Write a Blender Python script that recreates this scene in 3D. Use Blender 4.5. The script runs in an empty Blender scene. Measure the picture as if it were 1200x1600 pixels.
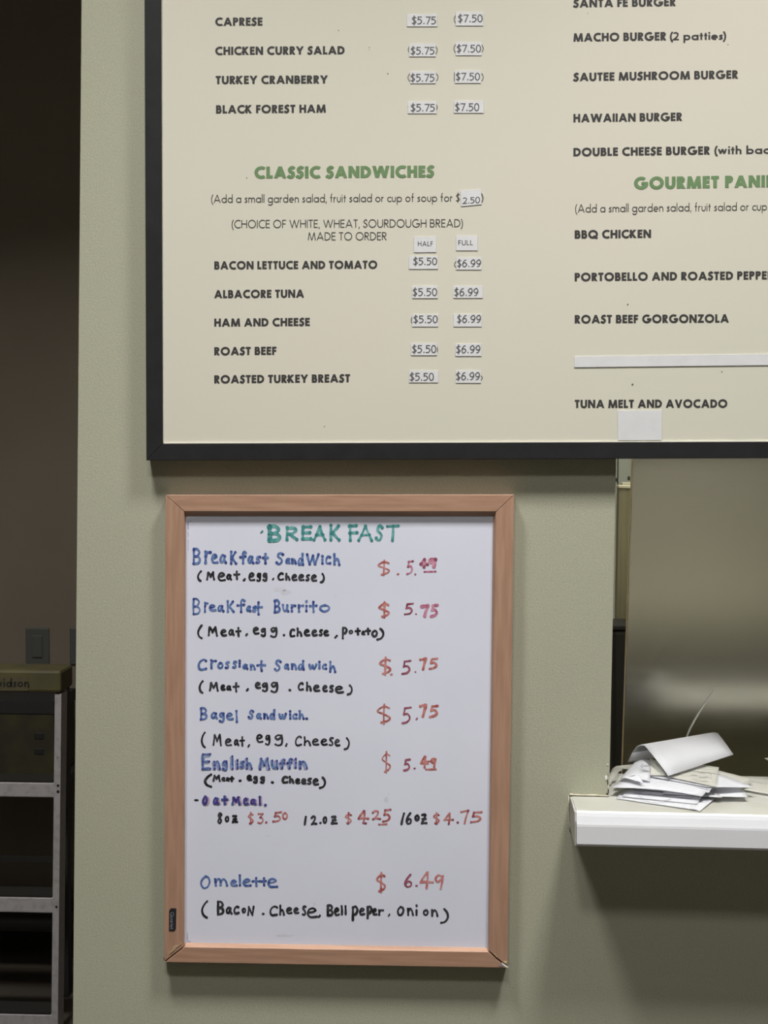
import bpy, bmesh, math, random
from math import sin, cos, pi, radians, sqrt
from mathutils import Vector, Matrix
random.seed(7)
SC = bpy.context.scene
COL = SC.collection

# ------------------------------------------------------------------ camera
F = 2350.0
CAM = Vector((0.0, -1.90, 1.65))
YAW, PITCH, ROLL = radians(2.9), radians(2.4), 0.004
f0 = Vector((-sin(YAW), cos(YAW), 0)); r0 = Vector((cos(YAW), sin(YAW), 0))
FW = (cos(PITCH) * f0 - Vector((0, 0, sin(PITCH)))).normalized()
U0 = r0.cross(FW).normalized()
RT = cos(ROLL) * r0 + sin(ROLL) * U0
UP = -sin(ROLL) * r0 + cos(ROLL) * U0
cam = bpy.data.cameras.new('camera'); co = bpy.data.objects.new('camera', cam); COL.objects.link(co)
M4 = Matrix((RT, UP, -FW)).transposed().to_4x4(); M4.translation = CAM
co.matrix_world = M4
cam.sensor_fit = 'HORIZONTAL'; cam.sensor_width = 36; cam.lens = 36 * F / 1200; cam.clip_start = 0.05
SC.camera = co
# ------------------------------------------------------------------ world, exposure
SC.view_settings.view_transform = 'Standard'; SC.view_settings.look = 'None'
SC.view_settings.gamma = 1; SC.view_settings.use_curve_mapping = False
SC.view_settings.exposure = 0.0
w = bpy.data.worlds.new('world'); SC.world = w; w.use_nodes = True
w.node_tree.nodes['Background'].inputs[0].default_value = (.5, .5, .5, 1)
w.node_tree.nodes['Background'].inputs[1].default_value = 0.0
try:
    SC.cycles.max_bounces = 8; SC.cycles.use_denoising = True
except Exception: pass
# ------------------------------------------------------------------ lamps (recessed ceiling lamps; rear, kitchen and storeroom ones added)
CEIL = 3.30
def area(name, loc, size, power, color, sy=None, spread=180):
    l = bpy.data.lights.new(name, 'AREA'); l.shape = 'RECTANGLE'; l.size = size; l.size_y = sy or size
    l.energy = power; l.color = color; l.spread = radians(spread)
    o = bpy.data.objects.new(name, l); COL.objects.link(o); o.location = loc
    return o
LA = (0.53, -0.72, CEIL - .03); LB = (-0.60, -0.72, CEIL - .03); LD = (-0.15, -1.68, CEIL - .03)
area('ceiling_lamp_light', LA, .32, 18.8, (1, .985, .945), spread=101)
area('ceiling_lamp_light', LB, .32, 14.8, (1, .985, .945), spread=101)
area('ceiling_lamp_light', LD, .28, 12.5, (1, .985, .945), spread=116)
LC = [(-1.1, -3.9), (1.1, -3.9)]
for x, y in LC: area('ceiling_lamp_light', (x, y, CEIL - .03), .24, 21, (1, .97, .92), spread=84)  # added behind the camera to light the wall that the steel reflects
LK = (1.95, 1.20)
area('added_kitchen_light', (LK[0], LK[1], CEIL - .03), .9, 110, (1, .97, .86))  # added lamp, lights the things in the gap
LS = (-1.15, .65)
area('added_storeroom_light', (LS[0], LS[1], CEIL - .03), .24, 42, (1, .95, .88), spread=140)  # added lamp, brightens the ladder and the back wall

# ------------------------------------------------------------------ pixel -> point on a real plane
def ray(px, py): return (RT * (px - 600) - UP * (py - 800) + FW * F).normalized()
def P(px, py, Y):
    d = ray(px, py); return CAM + d * ((Y - CAM.y) / d.y)
def PZ(px, py, z):
    d = ray(px, py); return CAM + d * ((z - CAM.z) / d.z)

# ------------------------------------------------------------------ materials
def lin(c):
    c = c / 255.0
    return c / 12.92 if c <= .04045 else ((c + .055) / 1.055) ** 2.4
def rgb(r, g, b): return (lin(r), lin(g), lin(b), 1)
def mat(name, c1, c2=None, scale=20, stretch=(1, 1, 1), rough=.6, metal=0, bump=0, bscale=200, spec=.5,
        detail=4, lo=.35, hi=.65, aniso=0, coat=0):
    m = bpy.data.materials.new(name); m.use_nodes = True; nt = m.node_tree; b = nt.nodes['Principled BSDF']
    b.inputs['Base Color'].default_value = c1; b.inputs['Roughness'].default_value = rough
    b.inputs['Metallic'].default_value = metal; b.inputs['Specular IOR Level'].default_value = spec
    tc = nt.nodes.new('ShaderNodeTexCoord')
    if c2 is not None:
        mp = nt.nodes.new('ShaderNodeMapping'); mp.inputs['Scale'].default_value = stretch
        nz = nt.nodes.new('ShaderNodeTexNoise'); nz.inputs['Scale'].default_value = scale; nz.inputs['Detail'].default_value = detail
        cr = nt.nodes.new('ShaderNodeValToRGB'); cr.color_ramp.elements[0].position = lo; cr.color_ramp.elements[1].position = hi
        cr.color_ramp.elements[0].color = c1; cr.color_ramp.elements[1].color = c2
        nt.links.new(tc.outputs['Object'], mp.inputs[0]); nt.links.new(mp.outputs[0], nz.inputs['Vector'])
        nt.links.new(nz.outputs['Fac'], cr.inputs[0]); nt.links.new(cr.outputs[0], b.inputs['Base Color'])
    if bump:
        n2 = nt.nodes.new('ShaderNodeTexNoise'); n2.inputs['Scale'].default_value = bscale; n2.inputs['Detail'].default_value = 3
        nt.links.new(tc.outputs['Object'], n2.inputs['Vector'])
        bp = nt.nodes.new('ShaderNodeBump'); bp.inputs['Strength'].default_value = bump; bp.inputs['Distance'].default_value = .001
        nt.links.new(n2.outputs['Fac'], bp.inputs['Height']); nt.links.new(bp.outputs[0], b.inputs['Normal'])
    if coat: b.inputs['Coat Weight'].default_value = coat; b.inputs['Coat Roughness'].default_value = .15
    return m

def wall_material(name, c1, c2, stain):
    m = mat(name, c1, c2, scale=1.6, rough=.75, bump=.18, bscale=420, detail=5, lo=.3, hi=.7)
    nt = m.node_tree; b = nt.nodes['Principled BSDF']; cr = [n for n in nt.nodes if n.type == 'VALTORGB'][0]
    tc = [n for n in nt.nodes if n.type == 'TEX_COORD'][0]
    nz = nt.nodes.new('ShaderNodeTexNoise'); nz.inputs['Scale'].default_value = 9; nz.inputs['Detail'].default_value = 8
    nz.inputs['Roughness'].default_value = .7
    r2 = nt.nodes.new('ShaderNodeValToRGB'); r2.color_ramp.elements[0].position = .66; r2.color_ramp.elements[1].position = .82
    r2.color_ramp.elements[0].color = (0, 0, 0, 1); r2.color_ramp.elements[1].color = (.7, .7, .7, 1)
    mx = nt.nodes.new('ShaderNodeMixRGB'); mx.inputs[2].default_value = stain
    nt.links.new(tc.outputs['Object'], nz.inputs['Vector']); nt.links.new(nz.outputs['Fac'], r2.inputs[0])
    nt.links.new(r2.outputs[0], mx.inputs[0]); nt.links.new(cr.outputs[0], mx.inputs[1])
    # fine speckle of the rolled paint
    n3 = nt.nodes.new('ShaderNodeTexNoise'); n3.inputs['Scale'].default_value = 520; n3.inputs['Detail'].default_value = 2
    nt.links.new(tc.outputs['Object'], n3.inputs['Vector'])
    mr = nt.nodes.new('ShaderNodeMapRange'); mr.inputs[1].default_value = .3; mr.inputs[2].default_value = .7
    mr.inputs[3].default_value = .9; mr.inputs[4].default_value = 1.08
    nt.links.new(n3.outputs['Fac'], mr.inputs[0])
    m2 = nt.nodes.new('ShaderNodeVectorMath'); m2.operation = 'SCALE'
    nt.links.new(mx.outputs[0], m2.inputs[0]); nt.links.new(mr.outputs[0], m2.inputs['Scale'])
    nt.links.new(m2.outputs[0], b.inputs['Base Color'])
    return m

M = {}
M['wall'] = wall_material('sage_wall_paint', (.395, .395, .300, 1), (.425, .425, .325, 1), (.30, .30, .24, 1))
M['room'] = mat('pale_room_paint', (.30, .29, .25, 1), (.34, .33, .28, 1), scale=1.5, rough=.8)
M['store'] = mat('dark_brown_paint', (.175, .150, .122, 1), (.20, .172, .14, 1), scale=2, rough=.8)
M['kitchen'] = mat('grey_green_paint', (.22, .235, .20, 1), (.25, .265, .225, 1), scale=2, rough=.7)
M['ceil'] = mat('ceiling_grey', (.22, .215, .20, 1), (.26, .255, .24, 1), scale=3, rough=.85)
M['floor'] = mat('brown_floor_tile', (.05, .043, .036, 1), (.07, .06, .05, 1), scale=4, rough=.5)
M['black'] = mat('black_painted_frame', (.013, .013, .014, 1), (.017, .017, .019, 1), scale=40, spec=.35, rough=.5, bump=.1, bscale=900)
M['cream'] = mat('cream_menu_print', (.66, .62, .54, 1), (.64, .625, .53, 1), scale=2.2, rough=.5, detail=2, spec=.35)
M['edge_highlight'] = mat('cream_edge_highlight', (.80, .78, .68, 1), rough=.5)  # lighter cream painted for the highlight on the panel edge
M['ink'] = mat('charcoal_print', (.030, .028, .030, 1), (.042, .040, .040, 1), scale=400, rough=.6)
M['ink_light'] = mat('grey_thin_print', (.055, .052, .050, 1), rough=.6)
M['green'] = mat('green_print', (.125, .225, .095, 1), (.150, .255, .115, 1), scale=120, rough=.6)
M['sticker'] = mat('white_price_paper', (.66, .66, .68, 1), (.70, .70, .72, 1), scale=60, rough=.6)
M['stink'] = mat('grey_price_print', (.10, .10, .105, 1), rough=.6)
M['wood_v'] = mat('wood_vertical_grain', (.37, .215, .145, 1), (.45, .27, .185, 1), scale=30, stretch=(7, 7, .5), rough=.5, bump=.1, bscale=500)
M['wood_h'] = mat('wood_horizontal_grain', (.37, .215, .145, 1), (.45, .27, .185, 1), scale=30, stretch=(.5, 7, 7), rough=.5, bump=.1, bscale=500)
M['torn'] = mat('torn_pale_fibre', (.58, .46, .27, 1), (.42, .30, .17, 1), scale=300, rough=.8)
M['plastic'] = mat('white_splinter', (.75, .78, .74, 1), rough=.4)
M['board'] = mat('dry_erase_white', (.76, .775, .90, 1), (.72, .735, .86, 1), scale=5, rough=.32, spec=.35, detail=6)
M['smudge'] = mat('dry_erase_smudge', (.64, .65, .74, 1), (.69, .70, .80, 1), scale=90, rough=.4)
def ink(name, a, b, s=170): return mat(name, a, b, scale=s, rough=.5, detail=5, lo=.38, hi=.6)
M['teal'] = ink('teal_marker', rgb(60, 140, 140), rgb(118, 180, 178))
M['teal_d'] = ink('teal_marker_dark', rgb(48, 120, 122), rgb(70, 145, 145))
M['blue'] = ink('blue_marker', rgb(62, 90, 152), rgb(112, 138, 190))
M['blue_d'] = ink('blue_marker_dark', rgb(48, 56, 125), rgb(70, 92, 158))
M['blue_f'] = ink('faded_blue_marker', rgb(135, 150, 192), rgb(165, 172, 205))
M['navy'] = ink('purple_marker', rgb(58, 50, 125), rgb(80, 72, 150))
M['pinkf'] = ink('faded_pink_marker', rgb(178, 150, 175), rgb(196, 172, 190))
M['blackm'] = ink('black_marker', rgb(24, 24, 28), rgb(62, 62, 68), 120)
M['red'] = ink('red_marker', rgb(165, 80, 76), rgb(205, 140, 136))
M['wine'] = ink('wine_marker', rgb(130, 60, 84), rgb(168, 98, 118))
M['pink'] = ink('pink_marker', rgb(172, 92, 124), rgb(208, 150, 172))
M['rose'] = ink('rose_marker', rgb(190, 110, 108), rgb(214, 160, 158))
M['label'] = mat('black_label', (.02, .019, .026, 1), rough=.4)
M['label_t'] = mat('grey_label_print', (.30, .30, .33, 1), rough=.5)
M['steel'] = mat('brushed_steel', (.66, .65, .60, 1), (.70, .69, .64, 1), scale=60, stretch=(.3, 1, 14), rough=.17, metal=1, detail=3)
M['edge_glint'] = mat('painted_edge_glint', (.88, .76, .52, 1), rough=.45)  # cream colour painted as the bright glint of the steel edge
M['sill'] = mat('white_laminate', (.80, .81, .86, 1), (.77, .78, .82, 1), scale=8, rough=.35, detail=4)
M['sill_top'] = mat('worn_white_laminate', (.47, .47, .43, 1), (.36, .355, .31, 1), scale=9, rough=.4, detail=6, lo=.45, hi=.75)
M['sill_end'] = mat('raw_grey_edge', (.33, .32, .29, 1), (.42, .41, .38, 1), scale=60, rough=.7)
M['caulk'] = mat('pale_caulk', (.62, .58, .48, 1), (.45, .42, .33, 1), scale=90, rough=.8)
M['paper'] = mat('white_slip_paper', (.73, .74, .78, 1), (.77, .78, .82, 1), scale=30, rough=.7)
M['paper_c'] = mat('cream_slip_paper', (.60, .595, .53, 1), (.65, .645, .58, 1), scale=30, rough=.7)
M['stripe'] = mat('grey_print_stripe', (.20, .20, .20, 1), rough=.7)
for k_ in ('paper', 'paper_c'):                       # thin paper lets some light through
    nt = M[k_].node_tree; b = nt.nodes['Principled BSDF']; out = nt.nodes['Material Output']
    tr = nt.nodes.new('ShaderNodeBsdfTranslucent'); tr.inputs[0].default_value = (.9, .9, .92, 1)
    ms = nt.nodes.new('ShaderNodeMixShader'); ms.inputs[0].default_value = .42
    nt.links.new(b.outputs[0], ms.inputs[1]); nt.links.new(tr.outputs[0], ms.inputs[2]); nt.links.new(ms.outputs[0], out.inputs[0])
M['wire'] = mat('chrome_wire', (.85, .85, .84, 1), rough=.4, metal=.35)
M['khaki'] = mat('khaki_panel', (.29, .27, .165, 1), (.23, .215, .13, 1), scale=12, stretch=(8, 8, .6), rough=.5)
M['khaki_top'] = mat('cream_panel_top', (.75, .72, .55, 1), rough=.5)
M['dark'] = mat('black_rubber', (.015, .015, .014, 1), rough=.6)
M['alu'] = mat('worn_aluminium', (.42, .41, .44, 1), (.31, .305, .32, 1), scale=60, rough=.5, metal=.15, detail=6, lo=.45, hi=.75)
M['yellow'] = mat('dirty_yellow_plastic', (.095, .086, .034, 1), (.07, .064, .032, 1), scale=14, rough=.6)
M['olive'] = mat('old_printed_card', (.030, .027, .016, 1), (.055, .052, .018, 1), scale=10, rough=.7, lo=.4, hi=.7)
M['plate'] = mat('grey_wall_plate', (.085, .092, .088, 1), rough=.4)
M['lamp'] = mat('lamp_trim_white', (.8, .8, .8, 1), rough=.4)
lm = bpy.data.materials.new('lamp_glow'); lm.use_nodes = True
b_ = lm.node_tree.nodes['Principled BSDF']; b_.inputs['Emission Color'].default_value = (1, .97, .9, 1); b_.inputs['Emission Strength'].default_value = 6
M['glow'] = lm

# ------------------------------------------------------------------ object helpers
def thing(name, loc, label, cat, group=None, kind=None):
    o = bpy.data.objects.new(name, None); COL.objects.link(o); o.location = loc; o.empty_display_size = .05
    tag(o, label, cat, group, kind); return o
def tag(o, label=None, cat=None, group=None, kind=None):
    if label: o['label'] = label
    if cat: o['category'] = cat
    if group: o['group'] = group
    if kind: o['kind'] = kind
    return o
def origin(o):
    v = Vector((0, 0, 0))
    while o is not None: v = v + Vector(o.location); o = o.parent
    return v
FLAT = ('lettering', 'handwriting', 'scribble', 'old_print')
def mk(name, verts, faces, mats, parent=None, fmat=None, smooth=False, bevel=0, seg=2, loc=None, label=None, solid=0):
    """verts are given in world space; the mesh keeps them relative to its own origin"""
    base = origin(parent) if parent else Vector((0, 0, 0))
    if loc is None:
        loc = base if parent else sum((Vector(v) for v in verts), Vector()) / len(verts)
    if name in FLAT:
        fl = []
        for f_ in faces:
            a_ = 0
            for k_ in range(len(f_)):
                p_, q_ = verts[f_[k_]], verts[f_[(k_ + 1) % len(f_)]]
                a_ += p_[0] * q_[2] - q_[0] * p_[2]
            fl.append(tuple(f_) if a_ > 0 else tuple(reversed(f_)))
        faces = fl
    me = bpy.data.meshes.new(name)
    me.from_pydata([tuple(Vector(v) - loc) for v in verts], [], faces)
    if not isinstance(mats, (list, tuple)): mats = [mats]
    for m in mats: me.materials.append(m)
    if fmat:
        for p_, k in zip(me.polygons, fmat): p_.material_index = k
    bm = bmesh.new(); bm.from_mesh(me)
    if name not in FLAT:
        bmesh.ops.recalc_face_normals(bm, faces=bm.faces)
    bm.to_mesh(me); bm.free()
    if smooth:
        for p_ in me.polygons: p_.use_smooth = True
    o = bpy.data.objects.new(name, me); COL.objects.link(o)
    if parent: o.parent = parent
    o.location = loc - base
    if bevel:
        md = o.modifiers.new('bevel', 'BEVEL'); md.width = bevel; md.segments = seg; md.limit_method = 'ANGLE'
    if label: o['label'] = label
    return o
BOXF = [(0, 1, 2, 3), (4, 7, 6, 5), (0, 4, 5, 1), (1, 5, 6, 2), (2, 6, 7, 3), (3, 7, 4, 0)]
def boxv(x0, x1, y0, y1, z0, z1):
    return [(x0, y0, z0), (x1, y0, z0), (x1, y0, z1), (x0, y0, z1), (x0, y1, z0), (x1, y1, z0), (x1, y1, z1), (x0, y1, z1)]
def box(name, x0, x1, y0, y1, z0, z1, m, parent=None, bevel=0, label=None):
    return mk(name, boxv(x0, x1, y0, y1, z0, z1), BOXF, m, parent, bevel=bevel, label=label)
def slab(name, quad, y0, y1, m, parent=None, bevel=0, label=None):
    """quad: four (x,z) points; extruded from y0 (front) to y1"""
    v = [(q[0], y0, q[1]) for q in quad] + [(q[0], y1, q[1]) for q in quad]
    return mk(name, v, BOXF, m, parent, bevel=bevel, label=label)
def pxslab(name, pq, y0, y1, m, parent=None, bevel=0, label=None):
    return slab(name, [(P(a, b, y0).x, P(a, b, y0).z) for a, b in pq], y0, y1, m, parent, bevel, label)
def struct(o): o['kind'] = 'structure'; return o
def joined(name, parts, m, parent=None, bevel=0, fm=None):
    v, f = [], []
    for bv in parts:
        n = len(v); v += bv; f += [tuple(i + n for i in q) for q in BOXF]
    return mk(name, v, f, m, parent, bevel=bevel)
def tube(name, pts, r, m, parent=None, n=10, label=None):
    pts = [Vector(p) for p in pts]; v, f = [], []
    rs = r if isinstance(r, (list, tuple)) else [r] * len(pts)
    for i, p in enumerate(pts):
        t = (pts[min(i + 1, len(pts) - 1)] - pts[max(i - 1, 0)]).normalized()
        a = t.cross(Vector((0, 1, .01))).normalized(); b = t.cross(a)
        for k in range(n): v.append(p + (a * cos(2 * pi * k / n) + b * sin(2 * pi * k / n)) * rs[i])
    for i in range(len(pts) - 1):
        for k in range(n):
            f.append((i * n + k, i * n + (k + 1) % n, (i + 1) * n + (k + 1) % n, (i + 1) * n + k))
    f.append(tuple(range(n))); f.append(tuple((len(pts) - 1) * n + k for k in range(n)))
    return mk(name, v, f, m, parent, smooth=True, label=label)

# ------------------------------------------------------------------ setting
TH = 0.115                                     # thickness of the serving wall
def edge(pa, pb, Y=0.0):
    a = P(pa[0], pa[1], Y); b = P(pb[0], pb[1], Y)
    return lambda z: a.x + (b.x - a.x) * (z - a.z) / (b.z - a.z)
eL = edge((127.5, 0), (114, 1600)); eR = edge((962.6, 716), (951.8, 1240))
SZ = P(893, 1244, 0).z                          # top of the counter shelf
XR = 2.6; XL = -2.7
HD = 2.75                                      # head of the openings
OPR = P(1200, 800, 0).x + .65                   # right jamb of the pass-through (out of frame)
DL = -1.55                                     # left jamb of the doorway (out of frame)
SB = SZ - .045
def q8(a, b, c, d): return [(a[0], 0, a[1]), (b[0], 0, b[1]), (c[0], 0, c[1]), (d[0], 0, d[1]),
                            (a[0], TH, a[1]), (b[0], TH, b[1]), (c[0], TH, c[1]), (d[0], TH, d[1])]
pieces = [
    q8((eL(0), 0), (eR(SB), 0), (eR(SB), SB), (eL(SB), SB)),
    q8((eL(SB), SB), (eR(SB), SB), (eR(HD), HD), (eL(HD), HD)),
    q8((eR(SB), 0), (OPR, 0), (OPR, SB), (eR(SB), SB)),
    q8((OPR, 0), (XR, 0), (XR, CEIL), (OPR, CEIL)),
    q8((eL(HD), HD), (OPR, HD), (OPR, CEIL), (eL(HD), CEIL)),
    q8((DL, HD), (eL(HD), HD), (eL(HD), CEIL), (DL, CEIL)),
    q8((XL, 0), (DL, 0), (DL, CEIL), (XL, CEIL)),
]
struct(joined('wall_front', pieces, M['wall']))
BK = 3.1; FR = -4.6
struct(box('floor', XL, XR, FR, BK, -.1, 0, M['floor']))
struct(box('ceiling', XL, XR, FR, BK, CEIL, CEIL + .1, M['ceil']))
struct(box('wall_back', XL, XR, FR - .1, FR, 0, CEIL, M['room']))
struct(box('wall_left', XL - .1, XL, FR, TH, 0, CEIL, M['room']))
struct(box('wall_right', XR, XR + .1, FR, BK, 0, CEIL, M['room']))
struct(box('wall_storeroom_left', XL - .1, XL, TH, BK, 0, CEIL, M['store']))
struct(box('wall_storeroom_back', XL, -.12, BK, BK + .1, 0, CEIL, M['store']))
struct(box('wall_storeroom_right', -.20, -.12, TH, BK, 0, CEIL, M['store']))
struct(box('wall_kitchen_back', -.12, XR, BK, BK + .1, 0, CEIL, M['kitchen']))

# flaked paint chips along the edge of the pass-through
wt = thing('paint_chip', P(948, 1216, 0), 'small white flake of bare plaster on the edge of the pass-through above the shelf', 'paint chip')
def blob(name, cx, cy, rx, ry, Y, m, parent, th=.0008, n=12, seed=1, label=None):
    rnd = random.Random(seed); v = []
    pts = []
    for k in range(n):
        a = 2 * pi * k / n; s = .75 + .4 * rnd.random()
        pts.append((cx + rx * s * cos(a), cy + ry * s * sin(a)))
    v = [P(a, b, Y) for a, b in pts]; v += [Vector((p.x, Y - th, p.z)) for p in v]
    f = [tuple(range(n)), tuple(range(n, 2 * n))] + [(k, (k + 1) % n, n + (k + 1) % n, n + k) for k in range(n)]
    return mk(name, v, f, m, parent, label=label)
blob('flake', 947, 1215, 2.4, 3.6, 0, M['plastic'], wt, seed=3)
blob('flake', 949.5, 1194.5, 1.3, 1.0, 0, M['plastic'], wt, seed=4)
blob('flake', 949.8, 1207, 1.0, 3.5, 0, M['sill_end'], wt, seed=5)
blob('flake', 948.4, 1240.5, 1.2, 1.8, 0, M['dark'], wt, seed=6)
blob('flake', 950.5, 1229, 1.0, 3.0, 0, M['caulk'], wt, seed=8)
blob('scuff', 949.6, 1222, .8, 4.5, 0, M['dark'], wt, seed=9)
blob('scuff', 950.3, 1236, .9, 3.5, 0, M['dark'], wt, seed=11)

# ------------------------------------------------------------------ counter shelf
ft = PZ(901.5, 1268.5, SZ); YF = ft.y
fb = P(901, 1322.5, YF); TK = ft.z - fb.z
shelf = thing('counter_shelf', (ft.x, 0, SZ), 'white laminate counter shelf of the pass-through, rounded front edge', 'shelf')
rt = P(1200, 1276.0, YF); rbm = P(1200, 1330.0, YF)
sl = (rt.z - ft.z) / (rt.x - ft.x)                       # it sags a little to the right
X1 = OPR + .02
def sz(x): return SZ + sl * .75 * (x - ft.x)
xl = P(893, 1244, 0).x
# section of the nosing: top, rounded corner, face, bottom corner
prof = []
R = .012
YK = PZ(1000, 1208.5, SZ).y                               # inner edge of the sill
prof = [(0, 0), (YF + .0065, 0), (YF + .0045, -.0018), (YF + .003, -.006), (YF + .0012, -.0125), (YF + .0003, -.0155), (YF, -.018),
        (YF, -TK + .003), (YF + .002, -TK), (0, -TK)]
def sweep(name, prof, xa, xb, m, parent, n=6, mats=None, fm=None, smooth=False, label=None):
    v, f, mi = [], [], []
    L = len(prof)
    for i in range(n + 1):
        x = xa + (xb - xa) * i / n
        for y, z in prof: v.append((x, y, sz(x) + z))
    for i in range(n):
        for k in range(L):
            f.append((i * L + k, i * L + (k + 1) % L, (i + 1) * L + (k + 1) % L, (i + 1) * L + k)); mi.append(fm[k] if fm else 0)
    f.append(tuple(range(L))); f.append(tuple(n * L + k for k in range(L))); mi += [fm[-1] if fm else 0] * 2
    return mk(name, v, f, mats or m, parent, fmat=mi, label=label)
fm = [0] + [1] * 9 + [1]; fm = [0] + [1] * (len(prof) - 1)
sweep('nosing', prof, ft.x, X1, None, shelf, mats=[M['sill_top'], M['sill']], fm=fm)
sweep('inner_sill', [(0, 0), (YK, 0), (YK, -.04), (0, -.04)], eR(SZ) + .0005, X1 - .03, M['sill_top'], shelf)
sweep('end_cap', [(-.0005, -.0005), (YF + .004, -.0015), (YF + .001, -.012), (YF + .001, -TK + .001), (-.0005, -TK + .003)],
      ft.x - .0025, ft.x - .0002, M['sill_end'], shelf, n=1, label='raw grey end of the shelf')
# caulk bead along the wall
cp = [(888.5, 1243), (892, 1241.5), (897, 1241.8), (903, 1242.2), (912, 1242.5), (922, 1242.6), (931, 1242.8), (938, 1243.2), (946, 1243.6), (951, 1243.4)]
tube('caulk_bead', [P(a, b, -.0005) for a, b in cp], [.0006, .0013, .0009, .0013, .0010, .0013, .0012, .0007, .0011, .0007], M['caulk'], shelf, n=6)
cp = [(888.8, 1243), (888.6, 1255), (887.8, 1265), (888.8, 1280), (889.5, 1290), (891, 1300)]
tube('caulk_bead', [P(a, b, -.0005) for a, b in cp], [.0006, .0008, .0012, .0008, .0010, .0006], M['caulk'], shelf, n=6)

# ------------------------------------------------------------------ stroke lettering engine
def cat(pts, n=6, closed=False):
    out = []; L = len(pts)
    if L < 3: return list(pts)
    rng = range(L if closed else L - 1)
    for i in rng:
        g = (lambda k: pts[k % L]) if closed else (lambda k: pts[max(0, min(L - 1, k))])
        p0, p1, p2, p3 = g(i - 1), g(i), g(i + 1), g(i + 2)
        for k in range(n):
            t = k / n
            out.append(tuple(.5 * ((2 * p1[j]) + (-p0[j] + p2[j]) * t + (2 * p0[j] - 5 * p1[j] + 4 * p2[j] - p3[j]) * t * t
                                   + (-p0[j] + 3 * p1[j] - 3 * p2[j] + p3[j]) * t ** 3) for j in (0, 1)))
    out.append(pts[0] if closed else pts[-1])
    return out
def arc(cx, cy, rx, ry, a0, a1, n=18):
    return [(cx + rx * cos(radians(a0 + (a1 - a0) * k / n)), cy + ry * sin(radians(a0 + (a1 - a0) * k / n))) for k in range(n + 1)]
def ribbon(pts, hw, wv=None):
    """quads of a mitred ribbon"""
    p = [Vector((a[0], a[1])) for a in pts]
    q = [p[0]]
    for a in p[1:]:
        if (a - q[-1]).length > 1e-6: q.append(a)
    p = q
    if len(p) < 2: return []
    closed = (p[0] - p[-1]).length < 1e-5 and len(p) > 3
    Ls, Rs = [], []
    for i in range(len(p)):
        if closed and i in (0, len(p) - 1): d1 = (p[-1] - p[-2]).normalized(); d2 = (p[1] - p[0]).normalized()
        else:
            d1 = (p[i] - p[i - 1]).normalized() if i else (p[1] - p[0]).normalized()
            d2 = (p[i + 1] - p[i]).normalized() if i < len(p) - 1 else d1
        n1 = Vector((-d1.y, d1.x)); n2 = Vector((-d2.y, d2.x)); m = n1 + n2
        if m.length < .2: m = n1; s = 1
        else:
            m.normalize(); s = 1 / max(.42, m.dot(n1))
        h = (wv[i] if wv and len(wv) == len(p) else hw)
        Ls.append(p[i] + m * h * s); Rs.append(p[i] - m * h * s)
    return [[Ls[i], Rs[i], Rs[i + 1], Ls[i + 1]] for i in range(len(p) - 1)]
def clipy(poly, lo, hi):
    for sgn, lim in ((1, hi), (-1, -lo)):
        out = []
        for i in range(len(poly)):
            a, b = poly[i], poly[(i + 1) % len(poly)]
            ia, ib = sgn * a.y <= lim + 1e-9, sgn * b.y <= lim + 1e-9
            if ia: out.append(a)
            if ia != ib:
                t = (lim - sgn * a.y) / (sgn * b.y - sgn * a.y); out.append(a + (b - a) * t)
        poly = out
        if len(poly) < 3: return []
    return poly

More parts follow.
